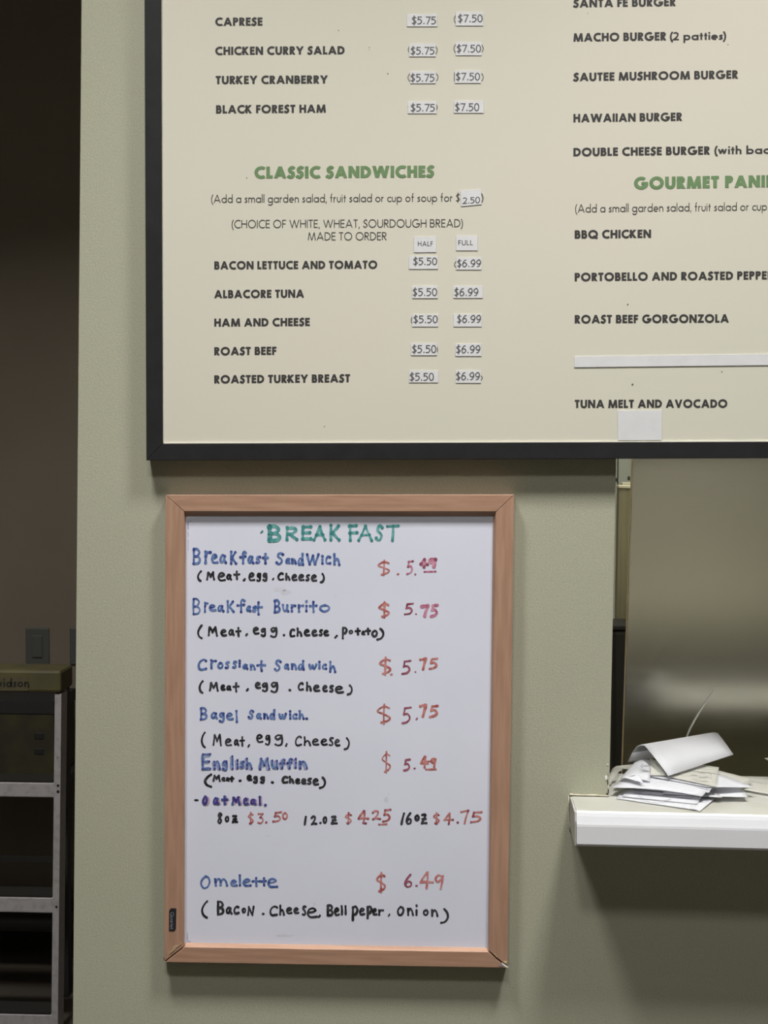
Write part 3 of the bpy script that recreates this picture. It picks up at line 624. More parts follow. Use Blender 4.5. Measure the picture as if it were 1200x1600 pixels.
# ------------------------------------------------------------------ handwriting: every letter from its own box
G = {
 'B': [[(.08, 0), (.05, .5), (.08, 1)], [(.05, .04), (.55, .0), (.92, .22), (.65, .44), (.25, .5)], [(.25, .5), (.8, .55), (1, .78), (.7, .97), (.06, 1)]],
 'R': [[(.1, 0), (.08, 1)], [(.1, .04), (.7, .02), (.9, .25), (.55, .48), (.15, .52)], [(.35, .52), (.65, .75), (1, .97)]],
 'E': [[(.98, .02), (.1, .04)], [(.1, .03), (.06, .5), (.06, .97)], [(.08, .5), (.85, .48)], [(.05, .97), (.98, .95)]],
 'A': [[(.0, 1), (.25, .55), (.52, 0)], [(.52, 0), (.72, .5), (1, 1)], [(.22, .62), (.82, .62)]],
 'K': [[(.08, 0), (.1, .5), (.08, 1)], [(.95, .02), (.55, .32), (.14, .56)], [(.3, .48), (.62, .75), (1, 1)]],
 'F': [[(.1, .02), (.12, .5), (.15, 1)], [(.0, .04), (.9, .0)], [(.1, .5), (.98, .48)]],
 'S': [[(.98, .12), (.7, .0), (.3, .1), (.25, .32), (.6, .5), (.85, .72), (.6, .95), (.25, 1), (.0, .85)]],
 'T': [[(.0, .04), (1, .0)], [(.55, .02), (.52, .5), (.48, 1)]],
 'M': [[(.0, 1), (.08, .5), (.14, .02)], [(.14, .02), (.35, .35), (.48, .62)], [(.48, .62), (.65, .3), (.82, .0)], [(.82, .0), (.9, .5), (1, 1)]],
 'N': [[(.0, 1), (.05, .5), (.1, .05)], [(.1, .05), (.4, .5), (.75, 1)], [(.75, 1), (.88, .5), (1, .0)]],
 'C': [[(1, .12), (.7, .0), (.25, .18), (.0, .55), (.1, .88), (.4, 1), (1, .9)]],
 'O': [[(.55, .0), (.15, .25), (.0, .65), (.3, 1), (.75, .9), (1, .5), (.85, .12), (.5, .0)]],
 'P': [[(.12, .0), (.1, .5), (.05, 1)], [(.1, .05), (.6, .0), (1, .22), (.7, .5), (.15, .55)]],
 'a': [[(.8, .12), (.4, .0), (.05, .45), (.15, .9), (.5, .85), (.8, .15)], [(.8, .12), (.78, .6), (1, 1)]],
 'b': [[(.05, .0), (.1, 1)], [(.1, .6), (.7, .45), (1, .75), (.6, 1), (.1, .98)]],
 'c': [[(.95, .12), (.5, .0), (.05, .45), (.2, .95), (1, .92)]],
 'd': [[(.85, .5), (.4, .42), (.03, .72), (.2, 1), (.55, .95), (.85, .6)], [(.95, .0), (.9, .5), (1, 1)]],
 'e': [[(.1, .46), (.55, .44), (.86, .22), (.55, .0), (.15, .16), (.0, .6), (.25, .97), (.6, 1), (1, .94)]],
 'f': [[(.98, .1), (.7, .0), (.48, .2), (.5, .6), (.48, 1)], [(.0, .48), (.5, .45), (.92, .42)]],
 'g': [[(.72, .1), (.35, .0), (.05, .22), (.3, .44), (.72, .2)], [(.74, .02), (.8, .45), (.72, .88), (.4, 1), (.05, .9)]],
 'h': [[(.08, .0), (.1, .5), (.08, .97)], [(.1, .7), (.5, .45), (.8, .6), (1, 1)]],
 'i': [[(.5, .46), (.5, 1)], [(.5, -.04), (.5, .02)]],
 'k': [[(.1, .0), (.1, 1)], [(.85, .05), (.5, .35), (.15, .58)], [(.3, .5), (.6, .7), (1, 1)]],
 'l': [[(.4, .0), (.5, .5), (.55, 1)]],
 'm': [[(.05, .1), (.1, 1)], [(.1, .5), (.3, .05), (.48, .3), (.5, .9)], [(.5, .5), (.7, .05), (.9, .35), (1, .95)]],
 'n': [[(.08, .05), (.12, 1)], [(.12, .5), (.5, .05), (.82, .35), (1, 1)]],
 'o': [[(.55, .0), (.12, .2), (.0, .65), (.35, 1), (.8, .88), (1, .45), (.8, .08), (.5, .0)]],
 'p': [[(.1, .05), (.12, .5), (.1, 1)], [(.12, .12), (.6, .0), (1, .25), (.65, .55), (.15, .58)]],
 'r': [[(.15, .05), (.15, .5), (.15, 1)], [(.15, .45), (.5, .12), (1, .1)]],
 's': [[(.95, .05), (.4, .05), (.15, .3), (.6, .5), (.85, .78), (.5, 1), (.0, .92)]],
 't': [[(.52, .0), (.5, .5), (.55, 1)], [(.0, .42), (.5, .4), (1, .38)]],
 'u': [[(.05, .0), (.08, .6), (.4, .98), (.75, .7), (.85, .05)], [(.85, .05), (.85, .6), (1, 1)]],
 'w': [[(.0, .1), (.15, .9), (.3, .95), (.48, .25)], [(.48, .25), (.6, .9), (.78, .95), (1, .0)]],
 'W': [[(.0, .0), (.1, .6), (.22, 1)], [(.22, 1), (.4, .5), (.5, .15)], [(.5, .15), (.6, .7), (.68, 1)], [(.68, 1), (.85, .5), (1, .0)]],
 'z': [[(.1, .08), (.7, .02), (.8, .1)], [(.8, .1), (.4, .5), (.05, .95)], [(.05, .95), (.5, .9), (1, .92)], [(.2, .5), (.8, .5)]],
 '(': [[(1, .0), (.4, .22), (.0, .55), (.3, .85), (.95, 1)]],
 ')': [[(.5, .0), (.9, .25), (1, .6), (.6, .9), (.0, 1)]],
 '.': [[(.35, .5), (.65, .5)]], ',': [[(1, .0), (.5, .6), (.0, 1)]], '-': [[(.0, .4), (1, .6)]], '_': [[(.0, .6), (1, .4)]],
 '1': [[(.7, .0), (.4, .5), (.2, 1)]], '/': [[(1, .0), (.5, .5), (.0, 1)]],
 '2': [[(.0, .2), (.35, .0), (.75, .12), (.6, .5), (.05, 1)], [(.05, .98), (.5, .9), (1, .95)]],
 '3': [[(.05, .02), (.9, .0)], [(.9, .0), (.45, .38)], [(.45, .38), (.9, .5), (.95, .78), (.5, 1), (.0, .95)]],
 '4': [[(.55, .0), (.2, .35), (.0, .62)], [(.0, .62), (.5, .6), (1, .62)], [(.6, .0), (.58, .5), (.5, 1)]],
 '5': [[(1, .02), (.35, .08)], [(.32, .08), (.22, .45)], [(.22, .45), (.65, .42), (.9, .68), (.6, .92), (.05, 1)]],
 '6': [[(.8, .0), (.3, .35), (.0, .75), (.35, 1), (.85, .92), (.9, .65), (.5, .55), (.1, .75)]],
 '7': [[(.0, .1), (.5, .05), (1, .0)], [(1, .0), (.75, .45), (.5, 1)]],
 '8': [[(.9, .12), (.5, .0), (.15, .2), (.5, .48), (.85, .75), (.4, 1), (.05, .8), (.4, .5), (.9, .15)]],
 '9': [[(.85, .1), (.4, .0), (.05, .25), (.35, .5), (.85, .15)], [(.9, .05), (.8, .5), (.65, 1)]],
 '$': [[(.95, .18), (.5, .12), (.0, .35), (.5, .5), (1, .68), (.8, .85), (.3, .95)], [(.55, .0), (.52, .5), (.5, 1)]],
}
YI = YBD - .0002
hwn = [0]
def hand(o, s, items, m, wd=3.0, md=None, dx=0, dy=0, layer=0, label=None, sc=None, ends=None):
    """items: (letter, x0, x1, y0, y1[, width]) in zoomed-crop units"""
    if 1 < len(items) <= 8 or (len(items) > 1 and (label or '').startswith(('red marker prices', 'black marker sizes'))):
        for it in items: hand(o, s, [it], m, wd, md, dx, dy, layer, label, sc, ends)
        return
    hwn[0] += 1; rnd = random.Random(hwn[0] * 31)
    V, Fc, FM = [], [], []
    Y = YI - layer * .00015; wd *= 1.2
    for it in items:
        ch, x0, x1, y0, y1 = it[:5]; ww = it[5] * 1.1 if len(it) > 5 else wd
        X0, X1_, Y0, Y1 = o[0] + x0 / s + dx, o[0] + x1 / s + dx, o[1] + y0 / s + dy, o[1] + y1 / s + dy
        ix = min(ww * .42, .17 * (X1_ - X0)); iy = min(ww * .42, .17 * (Y1 - Y0))
        ww = min(ww, .40 * (Y1 - Y0)) if ch in 'aeo' else ww
        X0 += ix; X1_ -= ix; Y0 += iy; Y1 -= iy
        cnt = 0
        for st in G[ch]:
            pts = [(X0 + (X1_ - X0) * a + rnd.uniform(-.25, .25), Y0 + (Y1 - Y0) * b + rnd.uniform(-.25, .25)) for a, b in st]
            pts = cat(pts, 5) if len(pts) > 2 else [tuple(pts[0]), ((pts[0][0] + pts[1][0]) / 2 + rnd.uniform(-.2, .2), (pts[0][1] + pts[1][1]) / 2), tuple(pts[1])]
            n_ = len(pts); ph = rnd.random() * 6
            clean = [pts[0]]
            for q in pts[1:]:
                if (Vector(q) - Vector(clean[-1])).length > .05: clean.append(q)
            wv = [ww / 2 * (.92 + .16 * sin(ph + 5 * k / max(1, len(clean)))) for k in range(len(clean))]
            for q in ribbon(clean, ww / 2, wv):
                n = len(V); V += [P(v.x, v.y, Y - cnt * ST) for v in q]; cnt += 1; Fc.append((n, n + 1, n + 2, n + 3)); FM.append(0)
            for j, (cx, cy) in enumerate((clean[0], clean[-1])):
                n = len(V); rr = ww / 2 * (1.18 if md else 1.0)
                yy = Y - cnt * ST - (.00003 if md else 0); cnt += 1
                V += [P(cx + rr * cos(2 * pi * k / 10), cy + rr * sin(2 * pi * k / 10), yy) for k in range(10)]
                Fc.append(tuple(range(n, n + 10))); FM.append(1 if md and (ends == 'all' or rnd.random() < .6) else 0)
    txt = label
    return mk('handwriting', V, Fc, [m, md or m], wb, fmat=FM, label=txt)
S = 4.8
A0, A1, A2, A3, A4 = (290, 800), (290, 960), (290, 1080), (290, 1220), (290, 1340)
B0, B1, B2, B3, B4 = (540, 800), (540, 960), (540, 1080), (540, 1220), (540, 1340)
hand(A0, S, [(',', 565, 580, 143, 157, 2.4), ('B', 612, 716, 95, 226, 5.2), ('l', 612, 650, 98, 226, 7), ('R', 745, 845, 108, 218, 4.2), ('E', 865, 950, 98, 215, 4.6), ('A', 955, 1055, 100, 218, 4.0), ('K', 1075, 1160, 92, 218, 4.2),
     ('F', 1218, 1295, 92, 222, 4.2), ('A', 1290, 1405, 95, 222, 3.8), ('S', 1422, 1485, 95, 220, 4.2), ('T', 1505, 1602, 95, 222, 3.8)], M['teal'], 3.8, M['teal_d'], label='teal marker heading BREAK FAST', ends='all')
hand(A0, S, [('B', 50, 115, 270, 395), ('r', 135, 195, 285, 392, 4), ('e', 192, 245, 312, 388), ('a', 252, 310, 318, 388), ('k', 330, 385, 290, 395), ('f', 403, 460, 290, 390), ('a', 462, 515, 325, 390), ('s', 525, 565, 328, 390), ('t', 575, 622, 308, 392),
     ('S', 675, 738, 300, 398, 3.6), ('a', 748, 785, 342, 390), ('n', 790, 832, 345, 392), ('d', 838, 888, 305, 402), ('W', 905, 1005, 310, 398), ('i', 1018, 1035, 325, 392), ('c', 1045, 1092, 325, 395), ('h', 1105, 1160, 310, 402)], M['blue'], 3.2, M['blue_d'], label='blue marker line Breakfast SandWich')
hand(A0, S, [('(', 88, 120, 437, 525), ('M', 155, 222, 445, 512), ('e', 240, 300, 450, 520), ('a', 303, 350, 465, 512), ('t', 358, 410, 440, 510), (',', 434, 446, 500, 516), ('e', 470, 522, 452, 518), ('g', 530, 572, 455, 525), ('g', 576, 620, 455, 522), (',', 652, 662, 496, 508, 2.4),
     ('C', 688, 737, 452, 515), ('h', 747, 785, 455, 515), ('e', 795, 840, 465, 518), ('e', 845, 892, 465, 518), ('s', 900, 932, 465, 520), ('e', 940, 987, 468, 522), (')', 1008, 1044, 457, 535)], M['blackm'], 3.0, label='black marker line (Meat.egg.Cheese) under Breakfast SandWich')
hand(A0, S, [('B', 50, 112, 645, 770, 2.8), ('r', 135, 172, 670, 755, 2.8), ('e', 175, 230, 690, 745), ('a', 235, 290, 695, 752), ('k', 305, 368, 662, 755), ('f', 383, 450, 650, 755), ('a', 455, 492, 700, 750), ('s', 500, 530, 700, 752), ('t', 512, 578, 672, 775),
     ('B', 660, 712, 655, 758), ('u', 722, 775, 690, 752), ('r', 785, 828, 690, 752), ('r', 838, 888, 690, 752), ('i', 898, 915, 665, 750), ('t', 925, 988, 668, 755), ('o', 1002, 1085, 692, 752)], M['blue'], 3.0, M['blue_d'], label='blue marker line Breakfast Burrito')
hand(A1, S, [('(', 86, 128, 75, 185), ('M', 165, 242, 88, 165), ('e', 262, 312, 108, 165), ('a', 318, 368, 110, 162), ('t', 372, 418, 95, 170), (',', 452, 462, 146, 158), ('e', 505, 553, 92, 150), ('g', 560, 612, 100, 168), ('g', 632, 700, 92, 176), ('.', 730, 746, 150, 160, 3.6),
     ('C', 778, 822, 105, 172), ('h', 830, 876, 98, 168), ('e', 888, 935, 108, 164), ('e', 945, 992, 110, 164), ('s', 1000, 1030, 110, 164), ('e', 1032, 1078, 112, 162), (',', 1120, 1137, 158, 175), ('P', 1170, 1215, 92, 186), ('o', 1222, 1260, 115, 148, 3.4), ('t', 1268, 1315, 100, 158, 3.4), ('a', 1318, 1348, 120, 155), ('t', 1345, 1390, 100, 155, 3.4),
     ('o', 1394, 1442, 115, 172), (')', 1430, 1490, 100, 195, 3.6)], M['blackm'], 3.0, label='black marker line (Meat.egg.Cheese,Potato)')
hand(A1, S, [('C', 90, 160, 332, 422), ('r', 180, 232, 335, 410), ('o', 238, 284, 356, 410), ('s', 296, 330, 350, 410), ('s', 352, 386, 345, 407), ('i', 398, 414, 342, 397), ('a', 425, 470, 370, 414), ('n', 480, 525, 370, 417), ('t', 532, 602, 345, 430),
     ('S', 663, 720, 338, 428), ('a', 736, 778, 368, 414), ('n', 788, 835, 366, 414), ('d', 840, 892, 343, 418), ('w', 920, 987, 368, 415), ('i', 996, 1012, 350, 412), ('c', 1020, 1060, 368, 415), ('h', 1075, 1130, 350, 437)], M['blue'], 3.0, M['blue_d'], label='blue marker line Crossiant Sandwich')
hand(A1, S, [('(', 100, 132, 495, 594), ('M', 176, 247, 506, 577), ('e', 262, 300, 522, 572), ('a', 303, 345, 530, 572), ('t', 352, 404, 508, 586), (',', 458, 470, 558, 572), ('e', 520, 566, 506, 558), ('g', 570, 626, 508, 582), ('g', 634, 706, 503, 590), ('.', 774, 790, 562, 574, 3.6),
     ('C', 840, 887, 508, 574), ('h', 900, 946, 503, 577), ('e', 958, 1010, 526, 580), ('e', 1023, 1067, 528, 582), ('s', 1078, 1112, 528, 586), ('e', 1118, 1188, 533, 592), (')', 1208, 1254, 525, 608)], M['blackm'], 3.0, label='black marker line (Meat.egg.Cheese) under Crossiant Sandwich')
hand(A2, S, [('B', 106, 164, 120, 217), ('a', 188, 242, 156, 210), ('g', 248, 300, 158, 237), ('e', 303, 360, 158, 217), ('l', 370, 396, 143, 238), ('S', 468, 513, 136, 210), ('a', 526, 572, 162, 210), ('n', 580, 624, 163, 210), ('d', 628, 674, 136, 212), ('w', 696, 758, 162, 210), ('i', 776, 794, 145, 210),
     ('c', 798, 840, 163, 212), ('h', 846, 892, 143, 212), ('.', 900, 916, 200, 212)], M['blue'], 3.0, M['blue_d'], label='blue marker line Bagel Sandwich')
hand(A2, S, [('(', 116, 150, 303, 426), ('M', 203, 272, 320, 410), ('e', 293, 347, 353, 412), ('a', 360, 402, 360, 410), ('t', 403, 444, 338, 414), (',', 468, 478, 402, 418), ('e', 530, 582, 322, 387), ('g', 595, 642, 326, 407), ('g', 663, 744, 323, 412), (',', 750, 760, 393, 414), ('C', 820, 872, 333, 412),
     ('h', 883, 942, 338, 412), ('e', 948, 1002, 353, 407), ('e', 1013, 1067, 353, 407), ('s', 1073, 1113, 343, 412), ('e', 1116, 1162, 356, 412), (')', 1186, 1232, 345, 442)], M['blackm'], 2.6, label='black marker line (Meat.egg,Cheese) under Bagel Sandwich')
EM = [('E', 118, 190, 465, 595), ('n', 205, 262, 520, 590), ('g', 275, 320, 520, 598), ('l', 340, 360, 485, 588), ('i', 380, 395, 515, 585), ('s', 410, 440, 520, 580), ('h', 450, 500, 500, 588), ('M', 550, 632, 500, 590), ('u', 640, 695, 515, 585), ('f', 703, 747, 505, 584), ('f', 758, 802, 500, 584), ('i', 818, 832, 505, 580), ('n', 845, 914, 520, 585)]
hand(A2, S, EM, M['blue_f'], 5.0, None, dx=-.8, dy=.6, label='faded blue under-writing of English Muffin')
hand(A2, S, EM, M['blue'], 2.3, M['navy'], dx=.3, dy=-.4, layer=2, label='blue marker line English Muffin', ends='all')
hand(A2, S, [('(', 138, 200, 616, 724, 3.6), ('M', 203, 264, 626, 680, 3.0), ('e', 268, 300, 643, 677), ('a', 300, 330, 646, 677), ('t', 328, 364, 636, 680), ('.', 400, 417, 665, 679, 3.8), ('e', 460, 500, 626, 674, 3.8), ('g', 506, 547, 636, 692, 3.6), ('g', 558, 600, 636, 694, 3.6), ('.', 642, 660, 678, 690, 3.8),
     ('C', 720, 770, 633, 694, 3.8), ('h', 773, 814, 633, 694, 3.6), ('e', 823, 860, 653, 697), ('e', 866, 907, 653, 700), ('s', 913, 947, 648, 704), ('e', 953, 1002, 653, 707, 3.4), (')', 1000, 1054, 640, 732, 3.6)], M['blackm'], 3.2, label='black marker line (Meat.egg.Cheese) under English Muffin')
OM = [('O', 125, 167, 112, 182), ('a', 203, 252, 122, 180), ('t', 268, 316, 112, 178), ('M', 345, 412, 118, 180), ('e', 430, 472, 125, 182), ('a', 483, 530, 135, 180), ('l', 545, 567, 115, 182)]
hand(A3, S, OM, M['pinkf'], 3.2, None, dx=2.4, dy=.4, label='faded pink under-writing of Oat Meal')
hand(A3, S, OM + [('.', 590, 606, 176, 188, 3.2)], M['navy'], 3.0, M['blue_d'], layer=2, label='purple marker line Oat Meal')
hand(A3, S, [('-', 66, 96, 140, 152, 2.8), ('8', 238, 277, 238, 326, 3.2), ('o', 296, 326, 262, 312), ('z', 345, 394, 253, 320), ('1', 888, 908, 263, 333), ('2', 938, 987, 260, 333, 3.2), ('.', 1005, 1020, 308, 322), ('o', 1028, 1063, 266, 324), ('z', 1086, 1140, 260, 330),
     ('/', 1613, 1642, 238, 332, 3.4), ('6', 1648, 1700, 236, 330, 3.4), ('o', 1718, 1754, 253, 302, 3.6), ('z', 1763, 1814, 243, 330, 3.6)], M['blackm'], 3.0, label='black marker sizes 8oz 12.oz 16oz')
hand(A3, S, [('$', 466, 510, 233, 327, 2.2), ('3', 538, 587, 243, 322, 2.4), ('.', 598, 612, 304, 318), ('5', 650, 722, 228, 312, 2.8), ('o', 723, 767, 236, 292, 2.4), ('$', 1195, 1247, 236, 326, 2.4), ('4', 1292, 1376, 220, 322, 3.0), ('.', 1344, 1358, 312, 326), ('2', 1398, 1464, 220, 294, 2.6),
     ('5', 1472, 1542, 208, 310, 2.8), ('_', 1445, 1513, 320, 332, 2.6), ('$', 1856, 1906, 236, 327, 2.4), ('4', 1938, 2012, 238, 327, 2.6), ('.', 2034, 2047, 306, 320), ('7', 2060, 2126, 217, 324, 2.8), ('5', 2130, 2226, 226, 317, 2.8)], M['red'], 2.6, M['wine'], label='red marker prices $3.50 $4.25 $4.75')
hand(A4, S, [('O', 110, 187, 133, 234, 3.0), ('m', 210, 317, 150, 217), ('e', 333, 390, 163, 217), ('l', 397, 417, 126, 214), ('e', 428, 494, 156, 217), ('t', 497, 562, 148, 217), ('t', 566, 608, 148, 214), ('e', 613, 692, 153, 227)], M['blue'], 2.9, M['blue_d'], label='blue marker line Omelette')
T4 = 4.8 / 4.286
def cv(l): return [(c, 1200 + a * T4, 1200 + b * T4, y * T4, z * T4) + tuple(r) for c, a, b, y, z, *r in l]
hand(A4, S, [('(', 116, 168, 320, 457, 3.2), ('B', 233, 290, 323, 432, 3.6), ('a', 298, 352, 366, 427, 3.6), ('C', 358, 404, 358, 427, 3.6), ('o', 423, 452, 376, 417, 3.4), ('N', 463, 517, 360, 437, 2.8), ('.', 574, 590, 416, 428), ('C', 628, 692, 358, 440), ('h', 700, 744, 353, 437), ('e', 753, 802, 370, 424), ('e', 810, 852, 373, 422, 3.4),
     ('s', 873, 907, 358, 437), ('e', 908, 992, 373, 454), (',', 998, 1010, 432, 446, 3.2), ('B', 1056, 1110, 350, 440, 3.6), ('e', 1113, 1157, 373, 437), ('l', 1165, 1180, 356, 434), ('l', 1192, 1208, 356, 432)]
     + cv([('p', 38, 87, 320, 427, 3.6), ('e', 90, 132, 333, 387), ('p', 138, 180, 320, 412, 3.6), ('e', 180, 212, 338, 387), ('r', 213, 257, 343, 390), (',', 288, 296, 376, 392, 2.4), ('O', 343, 394, 323, 390, 3.0), ('n', 408, 457, 333, 390), ('i', 466, 484, 316, 390), ('o', 518, 557, 346, 390), ('n', 568, 622, 343, 397), (')', 633, 690, 338, 444, 3.2)]),
     M['blackm'], 3.0, label='black marker line (Bacon.Cheese.Bell peper.Onion)')
hand(B0, S, [('$', 240, 332, 356, 480, 2.8), ('.', 385, 400, 460, 472)], M['red'], 2.8, label='red marker dollar sign of the Breakfast SandWich price')
hand(B0, S, [('5', 453, 510, 360, 470, 2.8), ('.', 515, 528, 462, 472, 2.2), ('4', 555, 622, 348, 422, 4.2), ('9', 618, 690, 342, 418, 4.8), ('_', 586, 680, 440, 456, 2.4)], M['pink'], 3, M['wine'], label='pink marker price 5.49 by Breakfast SandWich')
hand(B0, S, [('$', 246, 332, 670, 797, 3.4)], M['red'], 2.8, label='red marker dollar sign of the Breakfast Burrito price')
hand(B0, S, [('5', 436, 510, 678, 774, 2.8), ('.', 522, 534, 760, 770, 2)], M['wine'], 3, label='wine marker figure 5 by Breakfast Burrito')
hand(B0, S, [('7', 558, 628, 690, 792, 5.4), ('5', 628, 698, 688, 792, 4.4)], M['pink'], 3, label='pink marker figures 75 by Breakfast Burrito')
hand(B1, S, [('$', 250, 342, 316, 457, 3.0), ('.', 336, 352, 445, 457, 3.4), ('7', 552, 610, 323, 420, 4.0), ('5', 620, 694, 323, 414, 3.2)], M['red'], 3, label='red marker price marks by Crossiant Sandwich')
hand(B1, S, [('5', 416, 492, 340, 452, 3.0), ('.', 514, 532, 426, 438, 2)], M['wine'], 3, label='wine marker figure 5 by Crossiant Sandwich')
hand(B2, S, [('$', 233, 338, 92, 250, 2.8), ('7', 550, 612, 95, 197, 4.4), ('5', 622, 698, 100, 200, 3.6)], M['red'], 3, label='red marker price marks by Bagel Sandwich')
hand(B2, S, [('5', 416, 495, 113, 247, 3.0), (',', 528, 540, 198, 214, 2)], M['wine'], 3, label='wine marker figure 5 by Bagel Sandwich')
hand(B2, S, [('$', 270, 338, 448, 616, 2.3), ('4', 558, 625, 483, 578, 3.6), ('9', 636, 684, 498, 574, 3.6), ('-', 598, 645, 518, 532, 2), ('_', 596, 684, 580, 594, 2.8)], M['red'], 3, label='red marker price marks by English Muffin')
hand(B2, S, [('5', 430, 488, 503, 602, 3.2), ('.', 510, 524, 574, 586, 2.6)], M['wine'], 3, label='wine marker figure 5 by English Muffin')
hand(B4, 4.286, [('$', 203, 270, 95, 237, 3.2)], M['red'], 3, label='red marker dollar sign of the Omelette price')
hand(B4, 4.286, [('6', 390, 450, 108, 202, 3.0), ('.', 468, 482, 182, 195, 3)], M['wine'], 3, label='wine marker figure 6 by Omelette')
hand(B4, 4.286, [('4', 496, 590, 93, 212, 3.4), ('9', 593, 664, 112, 214, 3.0)], M['rose'], 3, label='rose marker figures 49 by Omelette')
# faint wiped marks and edge stains
for k, (x, y, rx, ry) in enumerate([(437, 921, 10, 3.5), (447, 926, 9, 4), (524, 931, 2.2, 2), (377, 1226, 4, 1), (603, 1250, 4, 5), (607, 1241, 1.5, 1.5), (418, 1306, 4, 1.2), (491, 1412, 1.8, 3), (445, 1462, 16, 2.2)]):
    blob('smudge', x, y, rx, ry, YBD + .0001, M['smudge'], wb, th=.00015, n=12, seed=40 + k, label='faint wiped marker smudge')
hand(A0, S, [('l', 12, 26, 68, 130, 1.4), ('-', 32, 44, 68, 74, 1.0), ('l', 14, 26, 150, 185, .8), ('l', 14, 26, 210, 285, .6)], M['blue_f'], 1.2, label='faded blue stain along the left edge')
hand(A4, S, [('l', 10, 20, 560, 625, .9), ('-', 14, 40, 625, 632, .9)], M['blue_f'], 1.2, label='faded blue stain in the lower left corner')

# ------------------------------------------------------------------ steel refrigerator behind the pass-through
YS = .42
e1 = edge((988, 716), (972.2, 1200), YS)
fr = thing('steel_panel', (e1(0) + .5, YS, 0), 'tall brushed stainless steel panel seen through the pass-through', 'panel')
xr_ = e1(1.6) + 1.05
def fq(x0f, x1, z0, z1): return [(x0f(z0), z0), (x1, z0), (x1, z1), (x0f(z1), z1)]
slab('sheet', fq(lambda z: e1(z) + .0012, xr_, .10, 2.35), YS, YS + .014, M['steel'], fr)
slab('sheet_edge', [(e1(.10), .10), (e1(.10) + .001, .10), (e1(2.35) + .001, 2.35), (e1(2.35), 2.35)], YS, YS + .014, M['edge_glint'], fr, label='thin edge of the sheet with a warm glint painted on')
for sx in (.12, .92):
    box('upright', e1(0) + sx, e1(0) + sx + .04, YS + .015, YS + .065, .02, 2.30, M['steel'], fr)
    box('foot', e1(0) + sx - .01, e1(0) + sx + .05, YS + .01, YS + .20, 0, .02, M['dark'], fr)

# things in the gap between wall and refrigerator
YG = 1.55
g0, g1 = P(967, 800, YG), P(984, 800, YG)
kp = thing('folded_table', (g0.x + .03, YG + .1, 0), 'folded khaki table with a pale top edge in the gap beside the steel panel', 'table')
zt = P(975, 762, YG).z
slab('panel', [(g0.x - .012, 0), (g0.x + .10, 0), (g0.x + .10, zt), (g0.x, zt)], YG, YG + .05, M['khaki'], kp)
slab('top_edge', [(g0.x - .001, zt), (g0.x + .10, zt - .004), (g0.x + .10, zt + .002), (g0.x - .001, zt + .005)], YG - .002, YG + .05, M['khaki_top'], kp)
slab('leaf', [(g0.x + .015, 0), (g0.x + .10, 0), (g0.x + .10, zt + .01), (g0.x + .015, zt + .01)], YG + .07, YG + .10, M['khaki_top'], kp)
zb_ = P(970, 985, 1.38).z
bn = thing('dark_gap_block', (g0.x + .05, 1.42, 0), 'black block added as the dark lower part of the gap between green wall and steel panel', 'added block')
xb0, xb1 = P(955, 1000, 1.38).x, g0.x + .16
mk('body', [(xb0 + .02, 1.39, 0), (xb1 - .02, 1.39, 0), (xb1, 1.38, zb_), (xb0, 1.38, zb_), (xb0 + .02, 1.48, 0), (xb1 - .02, 1.48, 0), (xb1, 1.50, zb_), (xb0, 1.50, zb_)], BOXF, M['dark'], bn, bevel=.01)  # black block stands in for the shade low in the gap
box('rim', xb0 - .004, xb1 + .004, 1.376, 1.504, zb_ + .0005, zb_ + .012, M['dark'], bn, bevel=.003)
YC = 2.3
c0, c1 = P(966.5, 740, YC), P(980.5, 740, YC)
cl = thing('post', (c0.x, YC, 0), 'pale grey green post behind the khaki table leaf', 'post')
slab('shaft', [(c0.x, 0), (c1.x, 0), (c1.x, CEIL - .002), (c0.x, CEIL - .002)], YC, YC + .04, M['kitchen'], cl)
for py, a, b in ((750, 959, 966.3), (747.5, 980.5, 984.5)):
    q0, q1 = P(a, py - 3, YC), P(b, py + 3, YC)
    box('bracket', q0.x, q1.x, YC, YC + .03, q1.z, q0.z, M['dark'], cl, label='black bracket')

